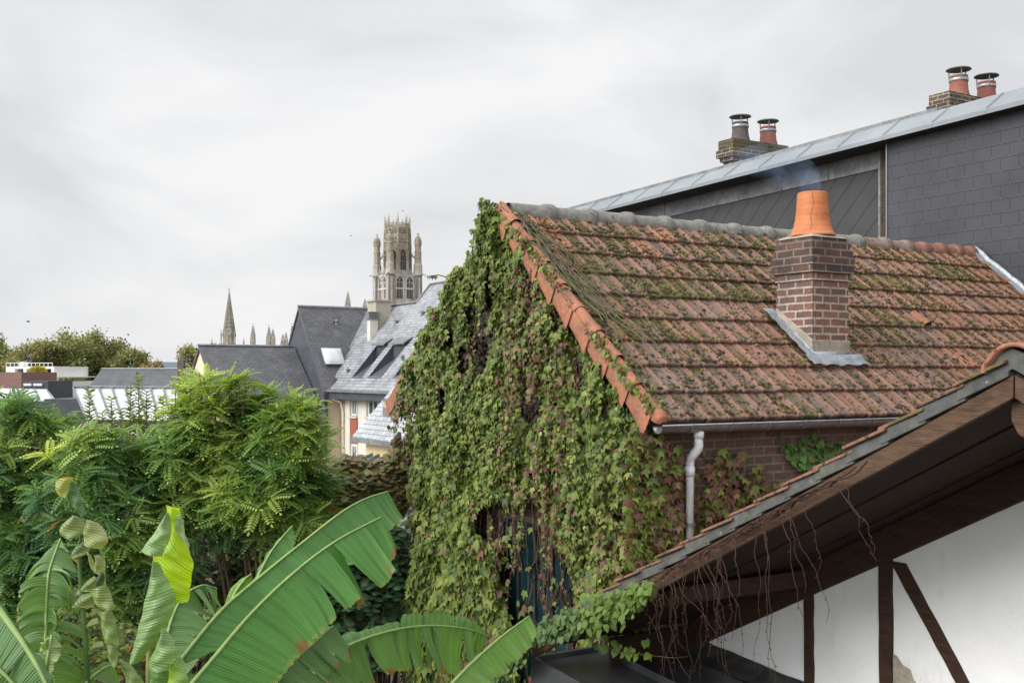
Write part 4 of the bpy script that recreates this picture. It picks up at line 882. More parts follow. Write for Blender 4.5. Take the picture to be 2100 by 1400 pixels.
b.wbox(c[0] - .16, c[0] + .16, 65.85, 66.15, c[2] + .22, c[2] + .26); b.build('flue_pots', M_GUTTER, st)
# glass canopy
cn = thing('glass_canopy', 'white glazed canopy roof with slim white bars behind the left shrubs', 'canopy', P(250, 860, 48))
b = MB(); Ya, Yb = 46, 52
A_, B_, C_, D_ = P(176, 860, Ya), P(375, 862, Ya), P(362, 800, Yb), P(150, 798, Yb)
b.hexa([A_, B_, C_, D_] + [(q[0], q[1], q[2] + .06) for q in (A_, B_, C_, D_)]); 
m = Mat('milky_glass'); M_MILK = m.fin((0.66, 0.68, 0.70), 0.2, 0.6); b.build('glazing', M_MILK, cn)
b = MB()
for k in range(9):
    t = k / 8; p0 = Vector(A_).lerp(Vector(B_), t) + Vector((0, 0, .1)); p1 = Vector(D_).lerp(Vector(C_), t) + Vector((0, 0, .1)); b.tube([p0, p1], .05, 5)
b.tube([Vector(D_) + Vector((0, 0, .12)), Vector(C_) + Vector((0, 0, .12))], .08, 5); b.build('glazing_bars', M_ZINCOLD, cn)
b = MB(); b.wbox(A_[0] + .3, B_[0] - .3, 46.5, 51.5, 0, A_[2] - .2); b.build('wall', M_PALE, cn)
# white modern house
wh = thing('white_terrace_house', 'white modern house with roof terrace, railing and a bushy yellow planter', 'house', P(65, 800, 100))
def fbx(b, xa, xb, ya, yb, Y, dp): 
    b.wbox(P(xa, 0, Y)[0], P(xb, 0, Y)[0], Y, Y + dp, P(0, yb, Y)[2], P(0, ya, Y)[2])
b = MB(); fbx(b, 12, 111, 751, 756, 100, 8); fbx(b, 12, 30, 756, 772, 100, 8); fbx(b, 105, 111, 756, 772, 100, 8); fbx(b, 48, 54, 756, 772, 100.0, 8)
fbx(b, 12, 117, 772, 774, 98.5, 9); fbx(b, 60, 117, 774, 782, 98.5, .3); fbx(b, 105, 117, 782, 840, 98.5, 9); fbx(b, 12, 105, 782, 840, 99, 8)
fbx(b, 40, 48, 742, 751, 101, 1); b.build('wall', plaster('bright_render', (0.7, 0.7, 0.68), (0.78, 0.78, 0.76), amt=.1), wh)
b = MB(); fbx(b, 30, 105, 756, 772, 103, .2); b.build('patio_glazing', M_GLASS, wh)
b = MB(); fbx(b, 12, 108, 743.5, 744.8, 99.9, .06)
for k in range(12): fbx(b, 12 + k * 8.6, 12.8 + k * 8.6, 744.8, 751, 99.9, .06)
b.build('railing', M_PAINT, wh)
b = MB(); fbx(b, 99, 105, 790, 799, 98.4, .05); fbx(b, 106.5, 112, 790, 799, 98.4, .05); b.build('window', M_GLASS, wh)
bs = thing('planter_shrub', 'yellow green grassy shrub on the white terrace', 'shrub', P(78, 770, 97.9))
def blob_leaves(parent, name, mat, c, r, n, size, colf, tv, tf, shell=0.5):
    d = RNG.normal(size=(n, 3)); d /= np.linalg.norm(d, axis=1, keepdims=True)
    rr = (shell + (1 - shell) * RNG.random((n, 1))); pos = np.array(c) + d * rr * np.array(r)
    dirs = d + 0.6 * RNG.normal(size=(n, 3)); nr = RNG.normal(size=(n, 3)) + d
    col = np.array([colf(q) for q in (pos - np.array(c)) / np.array(r)])
    return inst(name, mat, parent, tv, tf, frames(dirs, nr, RNG.uniform(size * .6, size * 1.3, n)), pos, col)
KITE = [(0, 0, 0), (-.28, .45, .04), (0, 1, -.05), (.28, .45, .04)]; KF = [(0, 1, 2, 3)]
blob_leaves(bs, 'crown', M_FAR, P(78, 763, 97.9), (.75, .5, .42), 900, .28, lambda q: (.42 + rnd(-.05, .08), .38 + rnd(-.04, .05), .06), KITE, KF)
b = MB(); c = P(78, 770, 97.9); b.tube([(c[0], c[1], c[2] - .2), (c[0], c[1], c[2] + .3)], .05, 6, col=(.1, .07, .05)); b.build('trunk', M_BARK, bs)
rb = MB(); fbx(rb, -70, 44, 763, 840, 90, 7); tag(rb.build('brick_building', brickmat('red_brick_far', (.26, .15, .125), (.23, .125, .105), (.3, .25, .22), bw=.5, rh=.16, grimeamt=.15)), 'plain red brick building at the left edge beside the white terrace', 'building')
gb = thing('grey_dormer_block', 'grey clad block with two bright roof windows below the white terrace', 'building', P(70, 800, 88))
b = MB(); fbx(b, 46, 98, 781, 840, 88, 5); b.build('wall', M_SLATEWALL, gb)
for (xa, xb) in ((48, 64), (68, 86)):
    b = MB(); fbx(b, xa, xb, 786, 791, 87.9, .08); b.build('window', M_MILK, gb)
tn = thing('white_awning', 'white sloping awning roof under the grey block', 'awning', P(70, 805, 80))
b = MB(); b.hexa([P(-40, 822, 78), P(115, 822, 78), P(97, 799, 82), P(-40, 796, 82), P(-40, 821, 78), P(115, 821, 78), P(97, 798, 82), P(-40, 795, 82)]); b.build('sheet', M_MILK, tn)
b = MB()
for k in range(6): b.tube([P(-30 + k * 28, 820.5, 78), P(-30 + k * 25, 797, 82)], .05, 5)
b.build('bars', M_ZINCOLD, tn)
rfl = MB(); rfl.wbox(P(90, 0, 60)[0], P(190, 0, 60)[0], 60, 72, 0, P(0, 818, 60)[2]); tag(rfl.build('garage_block', M_SLATEWALL), 'flat dark roofed block between the awning and the glass canopy', 'building')

# far trees
def far_tree(label, px, py, rx, ry, Y, n, tint, blobs=None):
    t = thing('plane_tree', label, 'tree', (P(px, 0, Y)[0], Y, 0), 'tall trees behind the houses')
    P0 = P(px, py, Y); k = Y / F; X, Z = [], []
    pos = []; 
    cl = [(P0[0] + rnd(-.78, .78) * rx * k, Y + rnd(-.8, .8) * rx * k, P0[2] + rnd(-.75, .72) * ry * k * 1.0) for _ in range(46)]
    cl = [c for c in cl if ((c[0] - P0[0]) / (rx * k)) ** 2 + ((c[2] - P0[2]) / (ry * k)) ** 2 < 0.85]
    for c in cl:
        m_ = n // len(cl); q = RNG.normal(size=(m_, 3)) * np.array([rx * k * .14, rx * k * .18, ry * k * .11]); pos.append(np.array(c) + q)
    pos = np.concatenate(pos); n2 = len(pos); s = .22 * Y / 100
    base = np.array(tint)[None] * RNG.uniform(.7, 1.35, (n2, 1)) + RNG.normal(0, .008, (n2, 3)); base = np.clip(base, .01, 1)
    brown = RNG.random(n2) < .12; base[brown] = np.array((.19, .12, .045))
    inst('crown', M_FAR, t, KITE, KF, frames(RNG.normal(size=(n2, 3)), RNG.normal(size=(n2, 3)) + np.array([0, -.4, .6]), RNG.uniform(s * .7, s * 1.6, n2)), pos, base)
    b = MB(); bs_ = Vector((P0[0], Y, 0)); tp = Vector((P0[0], Y, P0[2]))
    b.tube([bs_, bs_.lerp(tp, .5), tp], [.4, .3, .12], 8, col=(.12, .1, .08))
    for c in cl[:26]:
        c = Vector(c); s0 = bs_.lerp(tp, rnd(.35, .85)); b.tube([s0, s0.lerp(c, .5) + Vector((0, 0, .3)), c], [.12, .08, .03], 5, col=(.11, .095, .08))
    b.build('trunk', M_BARK, t)
far_tree('olive green tree cut by the left edge behind the brick building', -12, 745, 45, 62, 150, 6500, (.22, .245, .11))
far_tree('broad autumn tinted tree left behind the white terrace house', 68, 752, 50, 58, 146, 7500, (.27, .265, .12))
far_tree('tallest broad tree, in the middle of the group behind the slate barn', 152, 746, 64, 80, 150, 14500, (.22, .25, .105))
far_tree('big rounded tree rising over the middle of the slate barn roof', 205, 748, 48, 70, 155, 9000, (.22, .245, .105))
far_tree('smaller tree over the slate barn roof, right of the tall group', 272, 752, 40, 42, 150, 6000, (.23, .25, .11))
far_tree('low russet tinted tree at the right end of the slate barn', 315, 762, 26, 26, 148, 2600, (.31, .24, .13))
far_tree('dense tree half hidden behind the cream gable of the low house', 420, 742, 46, 42, 100, 7000, (.25, .25, .10))
far_tree('low tree in the gap below the tallest tree, behind the white house', 128, 790, 40, 30, 140, 4000, (.22, .225, .11))
# far pale tower block hint on the horizon
b = MB(); b.wbox(*[P(344, 0, 900)[0], P(362, 0, 900)[0]], 900, 960, 0, P(0, 752, 900)[2]); b.wbox(P(366, 0, 900)[0], P(400, 0, 900)[0], 900, 960, 0, P(0, 757, 900)[2]); 
hz = MB(); hz.add([P(-600, 752, 2500), P(60, 748, 2500), P(330, 752, 2500), P(700, 750, 2500), P(1300, 755, 2500), P(1300, 900, 2700), P(-600, 900, 2700)], [(0, 1, 2, 3, 4, 5, 6)])
V_ = MB(); pr_ = [(-2400, 4), (-1300, 14), (-900, 20), (-500, 16), (0, 22), (900, 10), (2200, 16)]
V_.extrude([(x, z + 14) for x, z in pr_] + [(2200, -3), (-2400, -3)], lambda x, z: (x, 2500, z), lambda x, z: (x, 3000, z)); tag(V_.build('hills', flat('far_hills', (.2, .25, .29), .95)), kind='structure')

# ================================================================== CHURCH
def spirelet(b, c, w, h0, h1, col=None, crockets=5):
    x, y, z = c
    b.hexa([(x - w, y - w, z), (x + w, y - w, z), (x + w, y + w, z), (x - w, y + w, z), (x - w, y - w, z + h0), (x + w, y - w, z + h0), (x + w, y + w, z + h0), (x - w, y + w, z + h0)])
    k = 1.25
    b.add([(x - w * k, y - w * k, z + h0), (x + w * k, y - w * k, z + h0), (x + w * k, y + w * k, z + h0), (x - w * k, y + w * k, z + h0), (x, y, z + h0 + h1)], [(0, 1, 4), (1, 2, 4), (2, 3, 4), (3, 0, 4), (3, 2, 1, 0)])
    for i in range(crockets):
        t = (i + .6) / (crockets + .8); r = w * k * (1 - t) + w * .16; zz = z + h0 + h1 * t; s = w * .24
        for (dx, dy) in ((1, 1), (-1, 1), (1, -1), (-1, -1)): b.wbox(x + dx * r - s, x + dx * r + s, y + dy * r - s, y + dy * r + s, zz - s, zz + s)
    b.wbox(x - w * .3, x + w * .3, y - w * .3, y + w * .3, z + h0 + h1 * .97, z + h0 + h1 * 1.04)
YT = 400; k5 = F / YT
ang = math.radians(34.8 - 3); e1 = (math.cos(ang), math.sin(ang)); e2 = (-math.sin(ang), math.cos(ang)); Ssz = 11.6
tc_ = P(800, 0, YT - 0)[0]; corner = (tc_, YT); cen = (corner[0] + (e1[0] + e2[0]) * Ssz / 2, corner[1] + (e1[1] + e2[1]) * Ssz / 2)
def zt_(y): return (HY - y) / k5 + H
tw = thing('gothic_tower', 'tall pale gothic church tower with octagonal crowned top', 'tower', (cen[0], cen[1], 0))
def tl(a, b_, z): return (cen[0] + e1[0] * a + e2[0] * b_, cen[1] + e1[1] * a + e2[1] * b_, z)
def tbox(b, a0, a1, c0, c1, z0, z1): b.hexa([tl(a0, c0, z0), tl(a1, c0, z0), tl(a1, c1, z0), tl(a0, c1, z0), tl(a0, c0, z1), tl(a1, c0, z1), tl(a1, c1, z1), tl(a0, c1, z1)])
hs = Ssz / 2
m = Mat('tower_stone'); vv = m.coord(); sz_ = m.n('SeparateXYZ', Vector=vv)
n0 = m.noise(m.mapping(vv, (1, 1, .2)), .35, 7, .7); cc = m.ramp(n0, (.3, (.32, .30, .27)), (.55, (.60, .57, .525)), (.75, (.70, .675, .63)))
old = m.ramp(m.math('DIVIDE', sz_.outputs[2], 66.0), (.62, 0.0), (.76, 1.0))
cc = m.mix(m.math('MULTIPLY', old, .9), cc, m.ramp(m.noise(vv, .8, 7, .75), (.35, (.17, .15, .12)), (.65, (.46, .39, .30))))
br = m.n('TexBrick', Vector=m.coord('UV'), Color1=(.95, .95, .95), Color2=(.72, .70, .68), Mortar=(.45, .42, .4), Scale=1.0, Mortar_Size=.05, Brick_Width=1.1, Row_Height=.6)
cc = m.mix(.5, cc, br.outputs['Color'], 'MULTIPLY'); m.bump(m.noise(vv, 1.5, 6), .8, .3); M_TST = m.fin(cc, .92, .2)
b = MB(); tbox(b, -hs, hs, -hs, hs, 0, zt_(562))
for z in (zt_(622), zt_(590), zt_(563)): tbox(b, -hs - .35, hs + .35, -hs - .35, hs + .35, z - .35, z + .25)
for (sa, sc) in ((-1, -1), (1, -1), (-1, 1), (1, 1)):      # corner buttresses
    for t in range(2):
        tbox(b, sa * hs - 1.2 + (0 if t else -.0), sa * hs + 1.2, sc * hs - 1.2, sc * hs + 1.2, 0, zt_(562) + .02)
    for (da, dc) in ((1.25, .35), (.35, 1.25)): tbox(b, sa * (hs - .0) - da, sa * hs + da, sc * hs - dc, sc * hs + dc, 0, zt_(566))
b.build('tower_base', M_TST, tw)
def arch_pts(w, h, n=5):   # pointed arch outline, base at 0
    pts = [(-w, 0), (-w, h - w * 1.5)]
    for i in range(1, n + 1): t = i / n; pts.append((-w * (1 - t ** 1.6), h - w * 1.5 * (1 - t) ** 1.2 if i < n else h))
    return pts + [(-x, z) for x, z in reversed(pts[:-1])]
def arch_window(parent, org, ax, nrm, w, h, bars=3, nm='belfry_window'):
    def Q(x, z, d): return (org[0] + ax[0] * x + nrm[0] * d, org[1] + ax[1] * x + nrm[1] * d, org[2] + z)
    b = MB(); pts = arch_pts(w, h); o1 = [Q(x * 1.0, z, .03) for x, z in pts]; b.add(o1, [tuple(range(len(pts)))]); dk = b.build(nm, M_DARK, parent)
    b = MB(); 
    for (s0, s1, d) in ((1.0, 1.28, .3),):
        a = [Q(x, z, .0) for x, z in pts]; a2 = [Q(x, z, d) for x, z in pts]; c2 = [Q(x * s1, z + (h * .06 if z > h * .5 else 0), d) for x, z in pts]; c0 = [Q(x * s1, z + (h * .06 if z > h * .5 else 0), 0) for x, z in pts]; n = len(pts)
        b.add(a + a2 + c2 + c0, [(k * n + i, k * n + i + 1, (k + 1) * n + i + 1, (k + 1) * n + i) for k in range(3) for i in range(n - 1)])
    for i in range(bars):
        x = -w + 2 * w * (i + 1) / (bars + 1); zt = h * (.95 - .3 * abs(x) / w * 1.2); b.tube([Q(x, 0, .12), Q(x, zt, .12)], w * .06, 4)
    b.tube([Q(-w, h * .42, .14), Q(w, h * .42, .14)], w * .05, 4)
    for i in range(bars + 1):
        x0 = -w + 2 * w * i / (bars + 1); x1 = x0 + 2 * w / (bars + 1); xm = (x0 + x1) / 2; b.tube([Q(x0, h * .66, .14), Q(xm, h * .78, .14), Q(x1, h * .66, .14)], w * .06, 4)
    b.tube([Q(0, h * .78, .14), Q(-w * .4, h * .88, .14), Q(0, h * .98, .14), Q(w * .4, h * .88, .14), Q(0, h * .78, .14)], w * .06, 4)
    # gablet above
    b.tube([Q(-w * 1.3, h * .82, .35), Q(0, h * 1.22, .35), Q(w * 1.3, h * .82, .35)], w * .1, 4); b.tube([Q(0, h * 1.2, .35), Q(0, h * 1.36, .35)], w * .12, 4)
    b.build('tracery', M_TST, dk)
for (ax, nr, off) in ((e1, (-e2[0], -e2[1]), -hs), (e2, (-e1[0], -e1[1]), -hs)):
    for s in (-1, 1):
        x = s * 2.1 + .15
        org = tl(x, -hs - .02, zt_(611)) if ax is e1 else tl(-hs - .02, x, zt_(611))
        arch_window(tw, org, ax, nr, 1.3, zt_(566) - zt_(612), 3)
# balustrade tracery
b = MB()
for s in np.linspace(-hs, hs, 15):
    for (f_) in (lambda z: tl(s, -hs - .5, z), lambda z: tl(-hs - .5, s, z)): b.tube([f_(zt_(634)), f_(zt_(624))], .16, 4)
for s in np.linspace(-hs + .4, hs - 1.2, 8):
    for f_ in (lambda q, z: tl(q, -hs - .5, z), lambda q, z: tl(-hs - .5, q, z)): b.tube([f_(s, zt_(633)), f_(s + .45, zt_(627)), f_(s + .9, zt_(633))], .12, 4)
for s in np.linspace(-hs + 1.6, hs - 1.6, 12):      # vertical panelling and pinnacled parapet of the square stage
    for f_ in (lambda z: tl(s, -hs - .15, z), lambda z: tl(-hs - .15, s, z)): b.tube([f_(zt_(562)), f_(zt_(554 + 3 * math.sin(s * 2.2)))], .17, 4)
b.build('balustrade', M_TST, tw)
# octagon
OK_ = .88
def octa(b, r0, r1, z0, z1, tw_=math.pi / 8):
    r0 *= OK_; r1 *= OK_
    vs = []
    for (r, z) in ((r0, z0), (r1, z1)):
        for i in range(8): a = tw_ + i * math.pi / 4; vs.append(tl(r * math.cos(a), r * math.sin(a), z))
    b.add(vs, [(i, (i + 1) % 8, 8 + (i + 1) % 8, 8 + i) for i in range(8)] + [tuple(range(8))[::-1], tuple(range(8, 16))])
b = MB(); octa(b, 5.9, 5.55, zt_(562), zt_(492)); octa(b, 5.45, 5.2, zt_(492), zt_(466)); octa(b, 5.95, 5.95, zt_(493), zt_(489)); octa(b, 5.6, 5.7, zt_(467), zt_(462)); octa(b, 5.85, 5.85, zt_(536), zt_(534))
for i in range(8):
    a = math.pi / 8 + i * math.pi / 4; b.tube([tl(5.2 * math.cos(a), 5.2 * math.sin(a), zt_(562)), tl(4.95 * math.cos(a), 4.95 * math.sin(a), zt_(492)), tl(4.7 * math.cos(a), 4.7 * math.sin(a), zt_(463))], .42, 6)
for i in range(40):
    a = i * math.pi / 20; rr = 4.72; b.tube([tl(rr * math.cos(a), rr * math.sin(a), zt_(489)), tl(rr * math.cos(a), rr * math.sin(a), zt_(484 + 2 * (i % 2)))], .2, 4); b.tube([tl(rr * math.cos(a), rr * math.sin(a), zt_(474)), tl(rr * math.cos(a), rr * math.sin(a), zt_(468))], .2, 4)
b.build('octagon', M_TST, tw)
for i in range(8):
    a = i * math.pi / 4; nr = (e1[0] * math.cos(a) + e2[0] * math.sin(a), e1[1] * math.cos(a) + e2[1] * math.sin(a))
    if nr[1] > .35: continue
    ax = (-nr[1], nr[0]); ax = (ax[0] if ax[0] > 0 else ax[0], ax[1]); rr = 5.62 * OK_ - .12
    arch_window(tw, (cen[0] + nr[0] * rr, cen[1] + nr[1] * rr, zt_(551)), ax, nr, 1.2, zt_(508) - zt_(551), 2, 'lantern_window')
# crown
b = MB()
for i in range(16):
    a = math.pi / 8 + i * math.pi / 8; rr = 4.7; c = tl(rr * math.cos(a), rr * math.sin(a), zt_(463)); h = 4.6 if i % 2 == 0 else 2.9
    spirelet(b, c, .24, h * .5, h * .62, crockets=2)
for i in range(48):
    a = i * math.pi / 24; c = tl(4.7 * math.cos(a), 4.7 * math.sin(a), zt_(463)); b.wbox(c[0] - .1, c[0] + .1, c[1] - .1, c[1] + .1, c[2], c[2] + 1.5)
for zz in (.9, 1.55):
    pts = [tl(4.7 * math.cos(i * math.pi / 12), 4.7 * math.sin(i * math.pi / 12), zt_(463) + zz) for i in range(25)]; b.tube(pts, .17, 4)
b.build('crown_parapet', M_STONEDARK, tw)
# four turrets with domed caps
for (sa, sc) in ((-1, -1), (1, -1), (-1, 1), (1, 1)):
    b = MB(); z0, z1 = zt_(562), zt_(497); A0, C0 = sa * hs, sc * hs; vs = []
    prf = [(1.75, z0), (1.6, zt_(540)), (1.35, zt_(538)), (1.3, zt_(515)), (1.5, zt_(513)), (1.15, zt_(512)), (1.15, zt_(500)), (1.4, zt_(499)), (1.4, zt_(496)), (1.25, zt_(493)), (1.15, zt_(487)), (.7, zt_(482)), (.3, zt_(479)), (.15, zt_(474))]
    for (r, z) in prf:
        for i in range(8): a = math.pi / 8 + i * math.pi / 4; vs.append(tl(A0 + r * math.cos(a), C0 + r * math.sin(a), z))
    b.add(vs, [(j * 8 + i, j * 8 + (i + 1) % 8, j * 8 + 8 + (i + 1) % 8, j * 8 + 8 + i) for j in range(len(prf) - 1) for i in range(8)])
    for (z, r) in ((zt_(493), 1.35), (zt_(489), 1.2), (zt_(485), 1.0)):
        for i in range(8): a = i * math.pi / 4; c = tl(A0 + r * math.cos(a), C0 + r * math.sin(a), z); b.wbox(c[0] - .16, c[0] + .16, c[1] - .16, c[1] + .16, c[2] - .2, c[2] + .25)
    c = tl(A0, C0, zt_(476)); b.wbox(c[0] - .5, c[0] + .5, c[1] - .08, c[1] + .08, c[2] + .1, c[2] + .3)
    # flying buttress to the octagon
    k_ = .64; b.tube([tl(A0 * .9, C0 * .9, zt_(528)), tl(A0 * .75, C0 * .75, zt_(522)), tl(A0 * k_, C0 * k_, zt_(512))], .35, 6)
    b.build('corner_turret', M_TST, tw)
for (sa, sc) in ((-1, -1), (1, -1), (-1, 1)):
    b = MB(); b.tube([tl(sa * hs, sc * hs, zt_(561)), tl(sa * (hs + 1.6), sc * (hs + 1.6), zt_(560)), tl(sa * (hs + 2.3), sc * (hs + 2.3), zt_(561))], [.35, .28, .12], 5); b.build('gargoyle', M_STONEDARK, tw)

# openwork spire
def spire():
    Ys = 420; k = F / Ys; zz = lambda y: (HY - y) / k + H; c = P(470, 0, Ys); t = thing('gothic_spire', 'slender openwork stone spire rising above the low slate ridge', 'spire', (c[0], Ys, 0))
    b = MB(); zb0, zt0 = zz(688), zz(600); R0 = 2.35
    def rp(a, t_): r = R0 * (1 - t_) + .12 * t_; return (c[0] + r * math.cos(a), Ys + r * math.sin(a), zb0 + (zt0 - zb0) * t_)
    for i in range(8): a = i * math.pi / 4 + .3; b.tube([rp(a, 0), rp(a, 1)], [.3, .14], 5)
    for j in range(11):
        t0 = j / 11; t1 = t0 + .045
        for i in range(8):
            a, a2 = i * math.pi / 4 + .3, (i + 1) * math.pi / 4 + .3; b.quad(rp(a, t0), rp(a2, t0), rp(a2, t1), rp(a, t1))
            am = (a + a2) / 2; p = rp(am, t0); q = rp(am, min(1, t0 + .09)); b.tube([p, q], .15 * (1 - t0) + .08, 4)
            q = rp(a, t0 + .03); s = .2 * (1 - t0) + .1; b.wbox(q[0] - s, q[0] + s, q[1] - s, q[1] + s, q[2] - s, q[2] + s)
    for t0 in (0.72,):
        for i in range(8): a, a2 = i * math.pi / 4 + .3, (i + 1) * math.pi / 4 + .3; b.quad(rp(a, t0), rp(a2, t0), rp(a2, 1), rp(a, 1))
    b.wbox(c[0] - .12, c[0] + .12, Ys - .1, Ys + .1, zt0, zz(590)); b.wbox(c[0] - .4, c[0] + .4, Ys - .08, Ys + .08, zz(595), zz(594)); b.build('spire_cone', M_STONEDARK, t)
    b = MB(); b.lathe((c[0], Ys, 0), [(2.5, 0), (2.5, zz(690)), (2.8, zz(689.5)), (2.8, zz(688))], 8)
    for (dx, y1, w_) in ((-2.6, 676, .22), (2.6, 676, .22), (-1.2, 672, .22), (1.2, 672, .22), (-6.2, 694, .25), (6.2, 694, .25)): spirelet(b, (c[0] + dx, Ys - 2, zz(704)), w_, zz(y1 + 12) - zz(704), 2.6, crockets=2)
    b.build('spire_base', M_STONEDARK, t)
spire()
for i, (px, ytop, yb, wd, lb) in enumerate(((519, 664, 712, 1.5, 'thin pinnacle standing alone between the spire and the pair of pinnacles'), (551.5, 667, 712, 1.5, 'left pinnacle of the close pair over the low slate ridge'), (559.5, 673, 712, 1.5, 'right, blunter pinnacle of the close pair over the low slate ridge'),
        (580, 684, 712, 1.2, 'shortest pinnacle left of the steep slate gable'), (586.5, 680, 712, 1.2, 'small pinnacle second left of the steep slate gable'), (598.5, 663, 712, 1.2, 'tall pinnacle touching the steep slate gable edge'), (713.5, 597, 640, 1.6, 'pointed stone pinnacle above the skylight roof ridge'), (748.5, 612, 640, 1.3, 'small statue topped pinnacle just left of the gothic tower'))):
    Yp = 405; c = P(px, yb, Yp); h = (yb - ytop) / F * Yp; t = thing('stone_pinnacle', lb, 'pinnacle', (c[0], Yp, 0), 'church pinnacles over the slate ridges')
    b = MB(); w_ = wd * .4; spirelet(b, (c[0], Yp, c[2]), w_, h * .42, h * .56, crockets=5)
    for dx in (-1, 1): spirelet(b, (c[0] + dx * w_ * 1.35, Yp - .3, c[2]), w_ * .35, h * .3, h * .16, crockets=1)
    b.build('spirelet', M_STONEDARK, t); b = MB(); b.wbox(c[0] - w_ * .9, c[0] + w_ * .9, Yp - w_ * .9, Yp + w_ * .9, 0, c[2]); b.build('pier', M_STONEDARK, t)
# nave roof of the church sloping behind the gable
b = MB(); b.extrude([(P(540, 0, 400)[0], 0), (P(540, 0, 400)[0], P(0, 712, 400)[2]), (P(576, 0, 400)[0], P(0, 706, 400)[2]), (P(600, 0, 400)[0], P(0, 692, 400)[2]), (P(760, 0, 400)[0], P(0, 655, 400)[2]), (P(760, 0, 400)[0], 0)], lambda x, z: (x, 408, z), lambda x, z: (x, 430, z)); tag(b.build('church_nave', M_STONEDARK), 'grey stone church body just behind the steep slate gable', 'church')

# birds
def bird(px, py, Y, s, lb):
    c = Vector(P(px, py, Y)); b = MB(); b.tube([c + Vector((-s * .5, 0, 0)), c + Vector((-s * .2, 0, .03 * s)), c + Vector((s * .2, 0, .05 * s)), c + Vector((s * .45, 0, .02))], [.02 * s, .12 * s, .1 * s, .03 * s], 6, col=(.1, .1, .1))
    w = b.build('bird', M_DARK); tag(w, lb, 'bird', 'birds in the grey sky')
    b = MB(); 
    for sg in (-1, 1): b.add([c + Vector((.2 * s, 0, .05 * s)), c + Vector((-.15 * s, 0, .05 * s)), c + Vector((-.2 * s, sg * .5 * s, .3 * s)), c + Vector((-.05 * s + .1 * s * sg, sg * .9 * s, .18 * s)), c + Vector((.1 * s, sg * .5 * s, .32 * s))], [(0, 1, 2, 4), (4, 2, 3)])
    b.build('wings', M_DARK, w)
bird(58, 660, 120, .45, 'small bird flying above the trees on the far left'); bird(720, 484, 200, .4, 'tiny bird left of the gothic tower'); bird(826, 433, 300, .6, 'tiny bird just above the crown of the gothic tower')

#@@PLANTS@@
# ================================================================== PLANTS
def lerp(a, b, t): return [a[i] + (b[i] - a[i]) * t for i in range(3)]
IV = [(0, .34, .07), (0, .03, 0), (-.22, -.06, -.03), (-.42, .16, -.05), (-.56, .56, -.15), (-.22, .54, -.01), (0, 1.05, -.16), (.22, .54, -.01), (.56, .56, -.15), (.42, .16, -.05), (.22, -.06, -.03)]
IVF = [(0, i, i + 1) for i in range(1, 10)] + [(0, 10, 1)]
HEART = [(0, .3, .05), (0, .06, 0), (-.25, -.04, -.02), (-.46, .2, -.05), (-.36, .58, -.06), (0, 1.0, -.12), (.36, .58, -.06), (.46, .2, -.05), (.25, -.04, -.02)]
HTF = [(0, i, i + 1) for i in range(1, 8)] + [(0, 8, 1)]
ROUND = [(0, .5, .05)] + [(.46 * math.sin(a) * (1 + .12 * math.cos(3 * a)), .5 - .52 * math.cos(a), -.05 * abs(math.sin(a))) for a in [2 * math.pi * k / 9 for k in range(9)]]
RDF = [(0, 1 + k, 1 + (k + 1) % 9) for k in range(9)]
LANCE = [(0, 0, 0), (-.19, .3, .03), (-.19, .6, .0), (0, 1, -.12), (.19, .6, .0), (.19, .3, .03)]; LNF = [(0, 1, 2, 3), (0, 3, 4, 5)]

IVG = [(.10, .14, .027), (.128, .168, .033), (.18, .212, .045), (.06, .10, .027), (.25, .26, .062)]
IVP = [(.15, .07, .05), (.12, .052, .045), (.18, .12, .07), (.16, .13, .05)]
def ivcol(purp, light=0.0):
    if random.random() < purp: c = random.choice(IVP)
    else: c = IVG[min(4, max(0, int(random.gauss(1.3 + light, 1.0))))] if random.random() > .1 else IVG[3]
    k = rnd(.78, 1.22); return (c[0] * k, c[1] * k, c[2] * k)

def wallplant(parent, pos, nrm, sizes, cols, mat, tv=IV, tf=IVF, tip=(0, 0, -1), out_=0.35, jit=.42):
    pos = np.array(pos); n = len(pos); nrm = np.array(nrm) if hasattr(nrm[0], '__len__') else np.repeat(np.array(nrm, float)[None], n, 0)
    d = np.array(tip, float)[None] + nrm * out_ + RNG.normal(size=(n, 3)) * jit
    nn_ = nrm + np.array([0, 0, .55])[None] + RNG.normal(size=(n, 3)) * .4
    return inst('foliage', mat, parent, tv, tf, frames(d, nn_, sizes), pos, np.array(cols))
NV = (-VX, -VY, 0.0); NU = (-UX, -UY, 0.0)

ivy = thing('wall_creeper', 'thick green and purple creeper covering the gable wall of the tiled house', 'climbing plant', G(9.0, 5.3, ZB))
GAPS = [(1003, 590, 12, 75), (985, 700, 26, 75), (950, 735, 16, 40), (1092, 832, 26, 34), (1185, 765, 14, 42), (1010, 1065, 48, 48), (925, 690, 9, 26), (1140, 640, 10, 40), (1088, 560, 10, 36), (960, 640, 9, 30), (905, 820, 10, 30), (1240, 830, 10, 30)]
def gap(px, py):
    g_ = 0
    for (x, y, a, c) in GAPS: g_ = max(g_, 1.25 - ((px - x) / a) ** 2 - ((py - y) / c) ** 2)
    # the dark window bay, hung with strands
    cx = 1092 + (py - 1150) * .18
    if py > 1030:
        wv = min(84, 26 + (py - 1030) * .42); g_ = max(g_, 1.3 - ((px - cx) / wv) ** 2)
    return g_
def under(u, z, m=0.0): return z < ZR - .815 * abs(u - UR) + m
pos, sz, col = [], [], []
tries = 0
